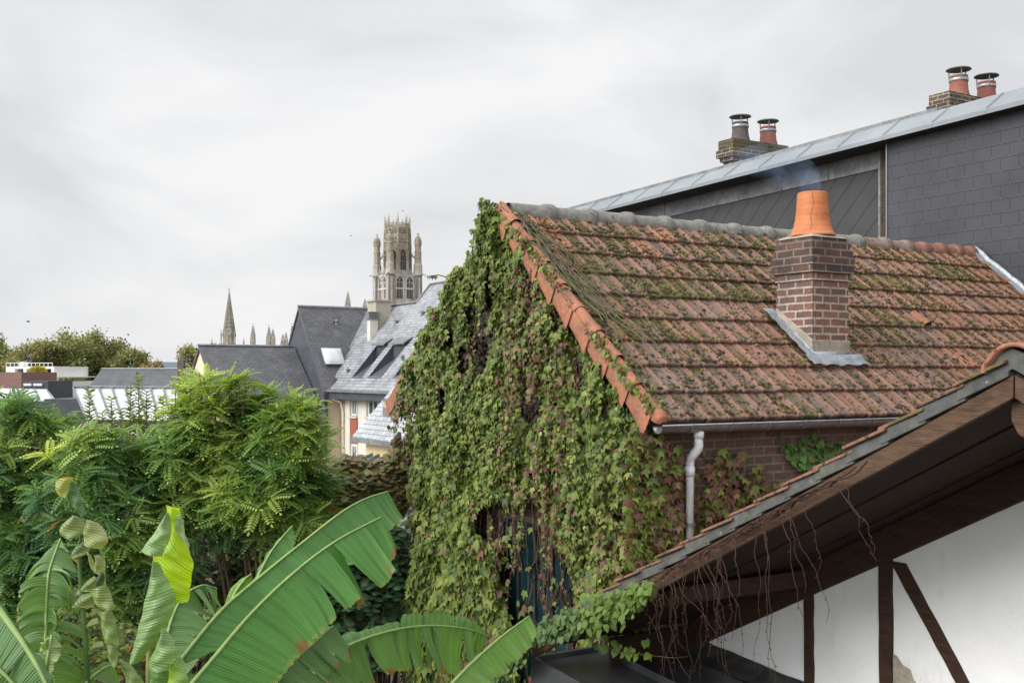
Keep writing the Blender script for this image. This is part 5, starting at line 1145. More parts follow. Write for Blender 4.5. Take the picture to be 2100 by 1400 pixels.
while len(pos) < 76000 and tries < 300000:
    tries += 1
    u = rnd(6.72, 11.65); z = rnd(-4.1, 1.78)
    left = u > UR; m_ = np.interp(u, [9.2, 10.5, 11.2], [.10, .03, -.18]) + .09 * fbm(u * 3, z * 3, 5) if left else (-.05 if u < 8.3 else .10 + .06 * fbm(u * 6, 2))
    if not under(u, z, m_): continue
    if z < -.3 and u > np.interp(z, [-2.65, -1.83, -1.28, -.75, -.3], [10.80, 10.70, 10.80, 10.90, 10.96]) + .14 * fbm(z * 2, 3.3): continue
    if not left and u < 8.2 and z > ZR - .815 * (UR - u) - .20 and fbm(u * 5, 1.0) < .05: continue
    th = .13 + .16 * fbm(u * 2.3, z * 1.5, 1) + .07 * fbm(u * 7, z * 4, 4)
    if left: th += .05
    bay = max(0, 1 - ((z + 1.6) / 1.6) ** 2) * .08; th = max(.06, th + bay)
    o = th * random.random() ** .4
    p = G(u, 5.44 - o - .03, z); px, py = project(p); g_ = gap(px, py)
    gap_shade = False
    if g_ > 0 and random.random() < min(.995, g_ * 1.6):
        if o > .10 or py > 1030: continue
        gap_shade = True  # leaves deep in the gaps get a near-black colour standing in for shade
    if fbm(u * 4.5, z * 2.2, 9) < -.30 and random.random() < .85: continue
    pos.append(p)
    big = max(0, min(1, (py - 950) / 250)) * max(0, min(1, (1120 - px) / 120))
    sz.append(rnd(.036, .072) + .06 * big + (.0 if random.random() < .85 else .02))
    purp = .03 + .42 * max(0, fbm(u * .9, z * .9, 2)) + .38 * max(0, 1 - abs(px - 1090) / 90) * (540 < py < 800) + .28 * (px > 1230) * max(0, min(1, (py - 900) / 150)) + .22 * max(0, 1 - ((px - 1160) / 90) ** 2 - ((py - 1090) / 110) ** 2)
    if px < 960: purp *= .45
    if px < 850 and 800 < py < 950: purp += .5
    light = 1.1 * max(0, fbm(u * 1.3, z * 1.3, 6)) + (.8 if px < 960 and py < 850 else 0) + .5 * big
    col.append((rnd(.02, .045), rnd(.017, .032), rnd(.012, .018)) if gap_shade else ivcol(min(.85, purp), light))
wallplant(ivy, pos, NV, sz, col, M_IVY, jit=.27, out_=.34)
# hanging strands of small leaves
sb = MB(); pos, sz, col = [], [], []
def strand(p0, ln, r=.004, leaves=True, s0=.035, purp=.4, sway=.05, stepl=.035):
    pts = []; q = Vector(p0); k = max(4, int(ln / .06)); dx, dy = rnd(-.01, .01), 0
    for i in range(k + 1):
        pts.append(tuple(q)); dx += rnd(-.012, .012) * sway * 8; dx *= .8; q = q + Vector((dx, rnd(-.008, .005), -ln / k))
    sb.tube(pts, [r] * (len(pts) - 1) + [r * .4], 4, False, col=(.10, .06, .04))
    if leaves:
        for i in range(int(ln / stepl)):
            t = i * stepl / ln * k; a = int(t); c = Vector(pts[a]).lerp(Vector(pts[min(k, a + 1)]), t - a)
            pos.append((c.x + rnd(-.02, .02), c.y + rnd(-.02, .01), c.z)); sz.append(s0 * rnd(.7, 1.3)); col.append(ivcol(purp, .5))
for i in range(300):
    u = rnd(7.0, 11.3); z = rnd(-1.6, 1.5)
    if not under(u, z, -.05 if u < UR else .02) or (u > 10.72 and z < .1): continue
    p = G(u, 5.16 + rnd(-.04, .06), z); px, py = project(p)
    if gap(px, py) > .2 or gap(px, py + 30) > .2: continue
    strand(p, rnd(.2, .75), .003, True, .048, .06 + .4 * (1020 < px < 1160), stepl=.028)
for i in range(34):      # into the window bay
    px = rnd(985, 1180); p = PV(px, rnd(1010, 1060) + abs(px - 1060) * .3, 5.2 + rnd(-.05, .1)); strand(p, rnd(.3, 1.05), .004, random.random() < .45, .042, .55, .09, stepl=.035)
for i in range(26):
    g_ = GAPS[random.randrange(len(GAPS))]; p = PV(g_[0] + rnd(-g_[2], g_[2]), g_[1] - g_[3] * rnd(.3, 1), 5.28); strand(p, rnd(.2, .5), .004, random.random() < .3, .04, .7, .12)
for i in range(1):      # tendrils sticking out on the left
    u = rnd(9.1, 9.9); p = Vector(G(u, 5.2, ZR - .815 * (u - UR) + .0)); q = [p, p + Vector((-.12, 0, .03)), p + Vector((-.2 - rnd(0, .1), 0, rnd(-.02, .04)))]; sb.tube(q, [.006, .005, .002], 4, False, col=(.05, .04, .03))
    for k in range(5): pos.append(tuple(q[1].lerp(q[2], k / 5))); sz.append(rnd(.04, .06)); col.append(ivcol(.2, 1))
wallplant(ivy, pos, NV, sz, col, M_IVY, jit=.6, out_=.1).name = 'strand_leaves'
for i in range(150):     # woody stems against the wall
    u = rnd(7, 11); z = rnd(-3.6, .8); pts = []
    for k in range(9): pts.append(G(u, 5.39 + rnd(-.03, .03), z)); u += rnd(-.08, .08); z += rnd(.05, .16)
    pts = [q for q in pts if under(*(lambda a: (a[0], q[2] - H))(uvof(q[0], q[1])), -.1)]
    if len(pts) > 2: sb.tube(pts, rnd(.006, .014), 5, False, col=(.07, .045, .03))
sb.build('stems', M_BARK, ivy)

# dry stems and sparse leaves trailing over the verge and roof edge
vc = thing('verge_creeper', 'dry olive creeper stems trailing down the roof beside the orange verge tiles', 'climbing plant', G(8, 5.4, .6)); sb = MB(); pos, sz, col = [], [], []
for i in range(34):
    s = rnd(.0, 1.3); v = V0 + rnd(.0, .22); pts = []; k = random.randrange(6, 16); drift = rnd(.01, .05)
    for j in range(k):
        pts.append(S(v, s, .075 + rnd(0, .03))); s += rnd(.07, .13); v += drift * (1 if i % 3 else -.1) + rnd(-.02, .025)
        if s > 3.1: break
        if random.random() < .14: pos.append(pts[-1]); sz.append(rnd(.03, .05)); col.append(ivcol(.25, .6))
    if len(pts) > 2: sb.tube(pts, rnd(.003, .006), 4, False, col=random.choice([(.11, .115, .06), (.08, .08, .045), (.13, .11, .07)]))
for i in range(460):
    s = rnd(.45, 3.1); 
    if 1.45 < s < 2.05 and random.random() < .93: continue
    v = V0 + (rnd(-.10, .03) if s < 1.4 else rnd(-.08, .06)); pos.append(S(v, s, rnd(.05, .12))); sz.append(rnd(.032, .055)); col.append(ivcol(.10, 1.2))
for i in range(60):
    s = rnd(2.1, 3.1); v = V0 + .11 + rnd(-.03, .05); pos.append(S(v, s, rnd(.06, .11))); sz.append(rnd(.03, .045)); col.append(ivcol(.1, 1.5))
wallplant(vc, pos, NV, sz, col, M_IVY, HEART, HTF); sb.build('stems', M_BARK, vc)

# creeper on the brick side wall
sc_ = thing('side_wall_creeper', 'reddening creeper on the brick wall below the gutter, around the grey downpipe', 'climbing plant', G(6.7, 6.2, -4)); pos, sz, col = [], [], []
uw = UR - hw
def topline(px): return np.interp(px, [1290, 1345, 1380, 1470, 1500, 1560, 1600, 1640], [880, 890, 915, 925, 935, 960, 985, 1040])
tries = 0
while len(pos) < 5200 and tries < 60000:
    tries += 1; px = rnd(1290, 1640); py = rnd(880, 1250)
    if py < topline(px) + 22 * fbm(px * .03, py * .03): continue
    if px > 1400 and px < 1475 and py < 950: continue
    if fbm(px * .018, py * .018, 7) < -.2 and px > 1450: continue
    o = rnd(.02, .16) if px < 1410 else rnd(.01, .12)
    p = PU(px, py, uw - o)
    if 1396 < px < 1450 and o > .025: continue
    pos.append(p); sz.append(rnd(.05, .092)); col.append(ivcol(.62 if px > 1360 else .35, .1))
wallplant(sc_, pos, NU, sz, col, M_IVY, out_=.25)
sb = MB()
for i in range(14):
    px, py = rnd(1380, 1600), 1180; pts = []
    while py > topline(px) + 10 and len(pts) < 14: pts.append(PU(px, py, uw - .015)); px += rnd(-22, 18); py -= rnd(18, 30)
    if len(pts) > 2: sb.tube(pts, .006, 4, False, col=(.09, .06, .04))
sb.build('stems', M_BARK, sc_)
sp_ = thing('young_creeper', 'small patch of fresh green creeper leaves alone on the brick wall', 'climbing plant', PU(1660, 960, uw - .05)); pos, sz, col = [], [], []
for (xa, ya, xb, yb) in ((1655, 975, 1650, 900), (1650, 960, 1600, 895), (1665, 950, 1690, 900), (1672, 945, 1735, 902), (1655, 930, 1660, 892)):
    for k in range(26):
        t = random.random(); px = xa + (xb - xa) * t + rnd(-11, 11); py = ya + (yb - ya) * t + rnd(-9, 9); pos.append(PU(px, py, uw - rnd(.02, .06))); sz.append(rnd(.05, .085)); col.append((.10 * rnd(.8, 1.2), .19 * rnd(.8, 1.2), .05))
wallplant(sp_, pos, NU, sz, col, M_IVY, HEART, HTF)

# fresh creeper on the lower eave of the half-timbered house
ec = thing('eave_creeper', 'fresh heart leaved creeper around the low corner of the black flat roof', 'climbing plant', PV(1100, 1400, 4.4)); pos, sz, col = [], [], []
path = [(985, 1425, 34), (1020, 1375, 34), (1060, 1335, 26), (1110, 1300, 24), (1170, 1272, 24), (1230, 1255, 30), (1290, 1225, 24), (1335, 1205, 9)]
for i in range(1500):
    t = random.random() ** 1.05 * (len(path) - 1); k = min(int(t), len(path) - 2); f = t - k; a, c = path[k], path[k + 1]
    w_ = a[2] + (c[2] - a[2]) * f; px = a[0] + (c[0] - a[0]) * f + random.gauss(0, w_ * .35); py = a[1] + (c[1] - a[1]) * f + random.gauss(0, w_ * .62)
    if px > 1085 and py > 1320 - (px - 1090) * .2 and py > 1300: continue
    pos.append(PV(px, py, 4.36 - rnd(0, .14))); sz.append(rnd(.035, .065)); lt = .5 + .5 * (px > 1190) ; r_ = rnd(.8, 1.2)
    col.append((.07 * r_ + .04 * (lt > .6), .12 * r_ + .05 * (lt > .6), .034 * r_))
for (px, py) in [(1245, 1325), (1262, 1332), (1282, 1336), (1308, 1338), (1335, 1341), (1225, 1318), (1300, 1325), (1320, 1312), (1255, 1315), (1210, 1300), (1240, 1302), (1268, 1318), (1290, 1330)] * 2:
    pos.append(PV(px + rnd(-5, 5), py + rnd(-3, 3), 4.7)); sz.append(rnd(.05, .075)); col.append((.16, .28, .05))
wallplant(ec, pos, NV, sz, col, M_IVY, HEART, HTF, out_=.4)
sb = MB(); sb.tube([PV(x, y, 4.42) for x, y, _ in path], .012, 6, False, col=(.12, .07, .04)); sb.tube([PV(1205, 1290, 4.5), PV(1260, 1335, 4.6), PV(1380, 1348, 4.8), PV(1410, 1345, 5.0)], .004, 5, False, col=(.12, .09, .04)); sb.build('stems', M_BARK, ec)

# bare hanging vines
bv = thing('bare_vines', 'leafless reddish brown vines hanging from the barge board over the dark eave', 'climbing plant', PV(1450, 1100, 4.3))
def by(px): return 817 + .543 * (2080 - px)
specs = [(1340, 1365, 1345, 1400), (1352, 1330, 1375, 1395), (1375, 1392, 1385, 1380), (1390, 1412, 1405, 1400), (1400, 1345, 1420, 1390), (1425, 1470, 1440, 1392), (1440, 1480, 1478, 1405), (1455, 1500, 1500, 1290), (1470, 1490, 1470, 1360),
         (1460, 1515, 1517, 1345), (1550, 1560, 1558, 1370), (1565, 1575, 1580, 1400), (1575, 1572, 1590, 1385), (1610, 1630, 1645, 1215), (1590, 1632, 1640, 1270), (1605, 1662, 1700, 1275), (1715, 1760, 1795, 1150), (1700, 1775, 1800, 1140), (1650, 1670, 1690, 1200),
         (1330, 1350, 1340, 1300), (1360, 1420, 1480, 1330), (1300, 1330, 1350, 1290), (1420, 1500, 1490, 1390), (1365, 1350, 1352, 1402), (1380, 1400, 1370, 1370), (1410, 1433, 1455, 1345), (1430, 1445, 1425, 1402), (1345, 1380, 1395, 1330), (1500, 1525, 1512, 1310), (1480, 1470, 1462, 1345), (1405, 1396, 1410, 1300), (1325, 1372, 1362, 1250), (1440, 1462, 1482, 1280)]
for (xs, xm, xe, ye) in specs:
    y0 = by(xs) - rnd(22, 40); vv_ = VB - rnd(.04, .30); n_ = 22; pts = []
    for i in range(n_ + 1):
        t = i / n_; hump = math.sin(min(1, t * 4) * math.pi) * rnd(10, 14)
        x = (1 - t) ** 2 * xs + 2 * t * (1 - t) * (xm + 8 * math.sin(xs)) + t * t * xe + 9 * math.sin(t * 7 + xs) * t + 3 * math.sin(t * 19 + xe) + rnd(-2.2, 2.2); y = y0 + (ye - y0) * t ** 1.25 - hump * .8
        pts.append(PV(x, y, VB - .035 - (VB - vv_) * min(1, t * 3)))
    b = MB(); r0_ = rnd(.0021, .0034); b.tube(pts, [r0_ * (1 - .55 * i / n_) for i in range(n_ + 1)], 5, False)
    for i in range(4, n_, 2):
        q = Vector(pts[i]); b.tube([q, q + Vector((rnd(-.02, .02), 0, -.012))], [.0028, .001], 4, False)
    b.build('stem', M_VINE, bv)
for i in range(9):
    px = rnd(1230, 1560); pts = []
    for k in range(12): pts.append(PV(px, by(px) - 30 + rnd(-10, 10), VB - .03 - rnd(0, .05))); px += rnd(12, 30)
    b = MB(); b.tube(pts, .005, 5, False); b.build('stem', M_VINE, bv)

# ---- pinnate-leaved shrubs
CL = []
CLF = []
def kite(c, dx, dy, l, w_, dz):
    b_ = len(CL); dn = math.hypot(dx, dy); dx, dy = dx / dn, dy / dn; nx, ny = -dy, dx
    CL.extend([c, (c[0] + dx * l * .5 + nx * w_, c[1] + dy * l * .5 + ny * w_, c[2] + dz * .35 + .01), (c[0] + dx * l, c[1] + dy * l, c[2] + dz), (c[0] + dx * l * .5 - nx * w_, c[1] + dy * l * .5 - ny * w_, c[2] + dz * .35 + .01)]); CLF.append((b_, b_ + 1, b_ + 2, b_ + 3))
def oval(c, dx, dy, l, w_, dz):
    b_ = len(CL); dn = math.hypot(dx, dy); dx, dy = dx / dn, dy / dn; nx, ny = -dy, dx
    def q(t, s_): CL.append((c[0] + dx * l * t + nx * w_ * s_, c[1] + dy * l * t + ny * w_ * s_, c[2] + dz * t * t + .012 * (1 - abs(s_))))
    q(0, 0); q(.32, .95); q(.74, .9); q(1, 0); q(.74, -.9); q(.32, -.95); CLF.extend([(b_, b_ + 1, b_ + 2, b_ + 3), (b_, b_ + 3, b_ + 4, b_ + 5)])
for i in range(8):
    y = .16 + i * .105; z = .22 * y - .42 * y * y; s = .19 * (1 - .25 * abs(i - 3.5) / 4)
    for sg in (-1, 1): oval((0.008 * sg, y, z), sg, .34, s, .045, -.05)
oval((0, .99, .22 - .42), 0, 1, .16, .045, -.05)
b_ = len(CL); CL += [(-.008, 0, 0), (-.006, 1, -.2), (.006, 1, -.2), (.008, 0, 0)]; CLF.append((b_, b_ + 1, b_ + 2, b_ + 3))

def locust(label, base, blobs, Y, nros, leafsize, bright=0.0, seed=1):
    t = thing('pinnate_shrub', label, 'shrub', (P(base[0], 0, Y)[0], Y, 0), 'feathery leaved shrubs in the garden')
    k = Y / F; tot = sum(bb[2] * bb[3] for bb in blobs); T, D, Nn, Sz, C = [], [], [], [], []
    stems = MB(); ros = []
    for (px, py, rx, ry) in blobs:
        c = np.array(P(px, py, Y)) + np.array([0, rnd(-.3, .3), 0]); r = np.array([rx * k, min(rx, 110) * k * .9, ry * k])
        for i in range(max(3, int(nros * rx * ry / tot))):
            d = RNG.normal(size=3); d /= np.linalg.norm(d); d[1] = -abs(d[1]) if random.random() < .62 else d[1]; d /= np.linalg.norm(d)
            if d[2] < -.3 and random.random() < .5: d[2] *= -1
            p = c + d * r * (random.random() ** .33) * (1 + .35 * fbm(d[0] * 1.7 + px, d[2] * 1.7, 2)); ros.append((p, d, py, c))
    for (p, d, py, c) in ros:
        ax = d * .6 + np.array([0, -.15, 1.15]) + RNG.normal(size=3) * .22; ax /= np.linalg.norm(ax)
        e_ = np.cross(ax, [0.3, 0.9, .1]); e_ /= np.linalg.norm(e_); f_ = np.cross(ax, e_); n_ = random.randrange(6, 10); a0 = rnd(0, 6.28)
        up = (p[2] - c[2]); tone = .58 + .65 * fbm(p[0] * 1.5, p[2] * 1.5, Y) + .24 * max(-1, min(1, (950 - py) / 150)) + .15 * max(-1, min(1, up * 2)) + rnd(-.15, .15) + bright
        for j in range(n_):
            a = a0 + j * 2.4; ph = math.radians(rnd(50, 100)); dd = ax * math.cos(ph) + (e_ * math.cos(a) + f_ * math.sin(a)) * math.sin(ph)
            T.append(p + ax * (-.10 * random.random())); D.append(dd); Nn.append(ax + np.array([0, 0, .35]) + RNG.normal(size=3) * .3); Sz.append(leafsize * rnd(.7, 1.15))
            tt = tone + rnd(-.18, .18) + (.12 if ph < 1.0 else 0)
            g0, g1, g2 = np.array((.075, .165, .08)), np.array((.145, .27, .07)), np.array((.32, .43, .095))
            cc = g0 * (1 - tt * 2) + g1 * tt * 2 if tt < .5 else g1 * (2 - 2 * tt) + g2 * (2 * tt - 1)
            if random.random() < .012 and py > 960: cc = np.array((.5, .24, .03))
            C.append(np.clip(cc, .01, .6) * rnd(.85, 1.15))
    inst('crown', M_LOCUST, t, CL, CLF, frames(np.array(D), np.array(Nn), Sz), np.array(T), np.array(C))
    bs = Vector((P(base[0], 0, Y)[0], Y + .1, 0))
    for i in range(13):
        tg = Vector(ros[random.randrange(len(ros))][0]) if i > len(blobs) else Vector(P(blobs[i % len(blobs)][0], blobs[i % len(blobs)][1], Y))
        s = bs + Vector((rnd(-.45, .45), rnd(-.3, .3), 0)); mid = s.lerp(tg, .55) + Vector((rnd(-.1, .1) - (tg.x - s.x) * .15, 0, .25))
        pts = catmull([s, mid, tg], 8); stems.tube(pts, [.032 - .024 * q / 8 for q in range(9)], 6, False, col=(.11, .07, .05))
    for (p, d, py, c) in ros[::3]:
        q = Vector(p); a_ = Vector(c) + Vector((0, .1, -.35)); stems.tube([a_.lerp(q, .1), a_.lerp(q, .6) + Vector((0, 0, .03)), q], [.011, .007, .004], 4, False, col=(.12, .075, .05))
    stems.build('trunk', M_BARK, t)
    return t
locust('feathery leaved shrub filling the left edge of the garden', (40, 0), [(10, 840, 60, 36), (60, 850, 50, 36), (115, 860, 30, 24), (95, 890, 60, 50), (10, 960, 90, 80), (95, 985, 80, 80), (0, 1080, 85, 80), (85, 1100, 85, 80), (20, 1200, 100, 90), (110, 1215, 80, 80)], 11.6, 400, .245)
locust('feathery shrub between the left edge shrub and the tallest one, behind the withered banana leaf', (240, 0), [(215, 915, 70, 50), (180, 985, 80, 70), (270, 960, 75, 60), (230, 1060, 100, 80), (330, 1050, 75, 70), (200, 1160, 90, 80), (310, 1150, 90, 80), (250, 1250, 110, 80)], 11.2, 390, .245)
tall_ = locust('tallest and widest feathery shrub, reaching up before the dark slate roofs', (510, 0), [(380, 800, 28, 26), (425, 785, 22, 22), (400, 850, 55, 45), (490, 790, 34, 24), (540, 812, 24, 20), (500, 855, 60, 42), (600, 838, 36, 28), (590, 870, 60, 42), (640, 885, 34, 36), (380, 930, 85, 65), (480, 930, 95, 70), (580, 940, 90, 65), (420, 1020, 90, 62), (530, 1015, 90, 60), (625, 1000, 55, 58), (470, 1080, 80, 50), (590, 1070, 70, 50)], 11.4, 640, .25, .03)
# leader shoots on top
def shoots(t, pts_, Y):
    T, D, Nn, Sz, C = [], [], [], [], []
    for (px, yt, yb_, lean) in pts_:
        sb = MB()
        a = Vector(P(px, yb_, Y)); b_ = Vector(P(px + lean, yt, Y - .1)); sb.tube([a, a.lerp(b_, .5) + Vector((.01, 0, 0)), b_], [.009, .006, .003], 5, False, col=(.14, .09, .05)); sb.build('shoot_stem', M_BARK, t)
        n_ = max(5, int((yb_ - yt) / 9))
        for j in range(n_):
            t_ = .25 + .75 * j / n_; p = a.lerp(b_, t_); an = j * 2.4; el = rnd(.1, .6); T.append(tuple(p)); D.append((math.cos(an), math.sin(an) * .8 - .1, el)); Nn.append((rnd(-.3, .3), -.2, 1)); Sz.append(.24 * (1.1 - .5 * t_)); r_ = rnd(.8, 1.2); C.append((.30 * r_, .42 * r_, .07))
    inst('shoot_leaves', M_LOCUST, t, CL, CLF, frames(np.array(D, float), np.array(Nn, float), Sz), np.array(T), np.array(C))
shoots(tall_, [(415, 765, 850, -6), (380, 790, 860, 12), (470, 778, 850, 5), (497, 764, 850, 8), (530, 790, 870, -10), (615, 795, 880, 6), (590, 815, 880, -6), (640, 815, 900, 12), (440, 795, 860, 0), (355, 800, 870, 5)], 11.2)

# upright leafy shoots before the canopy
us = thing('upright_shrub', 'upright olive leaved shrub with pointed shoots before the glass canopy', 'shrub', P(240, 1000, 12.6)); T, D, Nn, Sz, C = [], [], [], [], []; sb = MB()
for (px, yt) in [(182, 800), (150, 852), (210, 845), (228, 815), (248, 838), (268, 790), (283, 768), (300, 800), (318, 830), (335, 812), (195, 880), (258, 862), (290, 850), (350, 850), (170, 900), (238, 880), (312, 870), (222, 900), (275, 895), (330, 890), (120, 880), (140, 905)]:
    yb_ = 1010; Yq = 12.6 + rnd(-.3, .3); a, b_ = Vector(P(px + rnd(-10, 10), yb_, Yq)), Vector(P(px, yt, Yq)); sb.tube([a, a.lerp(b_, .5), b_], [.01, .007, .003], 5, False, col=(.13, .1, .06)); n_ = int((yb_ - yt) / 1.7)
    for j in range(n_):
        t_ = j / n_; p = a.lerp(b_, t_); an = j * 1.57 + (j % 2) * 3.14 + rnd(-.3, .3); T.append(tuple(p)); D.append((math.cos(an), math.sin(an), rnd(.25, .8))); Nn.append((0, 0, 1)); Sz.append(rnd(.10, .16) * (1.15 - .5 * t_)); r_ = rnd(.75, 1.25); C.append((.15 * r_ + .07 * t_, .22 * r_ + .06 * t_, .06))
inst('leaves', M_BUSH, us, LANCE, LNF, frames(np.array(D, float), np.array(Nn, float) + RNG.normal(size=(len(T), 3)) * .2, Sz), np.array(T), np.array(C)); sb.build('stems', M_BARK, us)

# bushes
def bush(label, name, blobs, Y, n, tv, tf, size, pal, basepx, droop=.5):
    t = thing(name, label, 'bush', (P(basepx, 0, Y)[0], Y, 0)); k = Y / F; pos, col, sz, D, Nn = [], [], [], [], []; tot = sum(q[2] * q[3] for q in blobs)
    sb = MB(); bs = Vector((P(basepx, 0, Y)[0], Y, 0))
    for (px, py, rx, ry) in blobs:
        c = np.array(P(px, py, Y)); r = np.array([rx, min(rx, 90), ry]) * k
        for i in range(9):
            q = c + RNG.normal(size=3) * r * .45; sb.tube([bs, bs.lerp(Vector(q), .6) + Vector((rnd(-.2, .2), 0, .2)), q], [.03, .012, .004], 5, False, col=(.08, .055, .045))
        for i in range(int(n * rx * ry / tot)):
            d = RNG.normal(size=3); d /= np.linalg.norm(d); q = c + d * r * (.35 + .65 * random.random() ** .5) * (1 + .2 * fbm(d[0] * 2 + px, d[2] * 2, 3)); pos.append(q); D.append((d[0] + rnd(-.6, .6), d[1] - .3, -droop + rnd(-.5, .5))); Nn.append((d[0] * .5 + rnd(-.4, .4), -.5 + rnd(-.4, .4), .8))
            sz.append(size * rnd(.65, 1.3)); c_ = random.choice(pal); r_ = rnd(.75, 1.25); col.append((c_[0] * r_, c_[1] * r_, c_[2] * r_))
    inst('foliage', M_BUSH, t, tv, tf, frames(np.array(D), np.array(Nn), sz), np.array(pos), np.array(col)); sb.build('stems', M_BARK, t)
bush('russet and olive autumn bush at the foot of the yellow house', 'autumn_bush', [(715, 948, 32, 18), (775, 955, 26, 16), (680, 965, 26, 18), (700, 985, 50, 38), (760, 990, 55, 42), (665, 1020, 35, 32), (800, 1010, 40, 60), (735, 1040, 70, 45), (812, 955, 24, 34), (690, 1075, 50, 45), (815, 925, 10, 22)], 12.6, 5600, ROUND, RDF, .078, [(.24, .17, .08), (.20, .21, .08), (.14, .18, .07), (.28, .18, .08), (.11, .16, .06), (.2, .14, .07)], 750)
bush('dark green round leaved bush in the shade between banana leaf and creeper', 'dark_bush', [(770, 1110, 65, 50), (800, 1180, 40, 60), (720, 1150, 70, 50), (740, 1210, 80, 45), (790, 1300, 60, 60), (700, 1290, 70, 55), (650, 1220, 50, 60), (650, 1330, 70, 60)], 11.8, 5200, ROUND, RDF, .085, [(.055, .11, .05), (.07, .14, .06), (.04, .085, .04), (.06, .095, .04)], 740)
bush('dense dark undergrowth behind the feathery shrubs', 'undergrowth_bush', [(60, 1050, 150, 150), (250, 1080, 150, 150), (430, 1130, 150, 120), (570, 1160, 110, 110), (100, 1300, 180, 120), (350, 1310, 180, 120), (560, 1320, 130, 110)], 13.4, 12000, ROUND, RDF, .09, [(.035, .07, .03), (.05, .09, .03), (.10, .12, .03), (.03, .055, .028), (.14, .13, .03)], 300)
bush('low yellowing seedlings at the foot of the banana plants', 'low_bush', [(150, 1260, 70, 60), (240, 1330, 80, 60), (420, 1300, 60, 60)], 9.2, 1300, ROUND, RDF, .05, [(.10, .14, .03), (.18, .2, .03), (.06, .10, .03)], 220)

# ---- bananas
def banana_material():
    m = Mat('banana_blade'); uv = m.coord('UV'); v = m.coord(); c = m.col(); sp = m.n('SeparateXYZ', Vector=uv)
    st = m.math('SINE', m.math('MULTIPLY', sp.outputs[0], 2 * math.pi / .0125)); st2 = m.math('SINE', m.math('MULTIPLY', sp.outputs[0], 2 * math.pi / .047))
    c = m.mix(0.10, c, m.ramp(m.math('MULTIPLY_ADD', st, .5), (0.0, 0.25), (1.0, 0.8)), 'OVERLAY')
    c = m.mix(0.4, c, m.ramp(m.noise(m.mapping(uv, (9, 1.2, 1)), 1.5, 5), (.3, .25), (.7, .75)), 'OVERLAY')
    c = m.mix(m.ramp(m.noise(v, 30, 5), (.70, 0.0), (.74, .7)), c, (.30, .26, .10))
    m.bump(m.math('ADD', m.math('MULTIPLY', st, .5), st2), .55, .0035); m.fin(c, .30, .5)
    tr = m.n('BsdfTranslucent'); m.set(tr.inputs['Color'], m.mix(1.0, c, (1.5, 1.5, .4), 'MULTIPLY')); ms = m.n('MixShader'); ms.inputs[0].default_value = .33
    m.t.links.new(m.b.outputs[0], ms.inputs[1]); m.t.links.new(tr.outputs[0], ms.inputs[2]); m.t.links.new(ms.outputs[0], m.t.nodes['Material Output'].inputs['Surface']); return m.m
M_BAN = banana_material(); M_RIB = leafmat('banana_rib', .4, .1, .4)
def wprof(t, cut):
    a = min(1, t / .14) ** .6
    return a * ((1 - max(0, (t - .72) / .28) ** 2.2 * (.3 if cut else .97)))
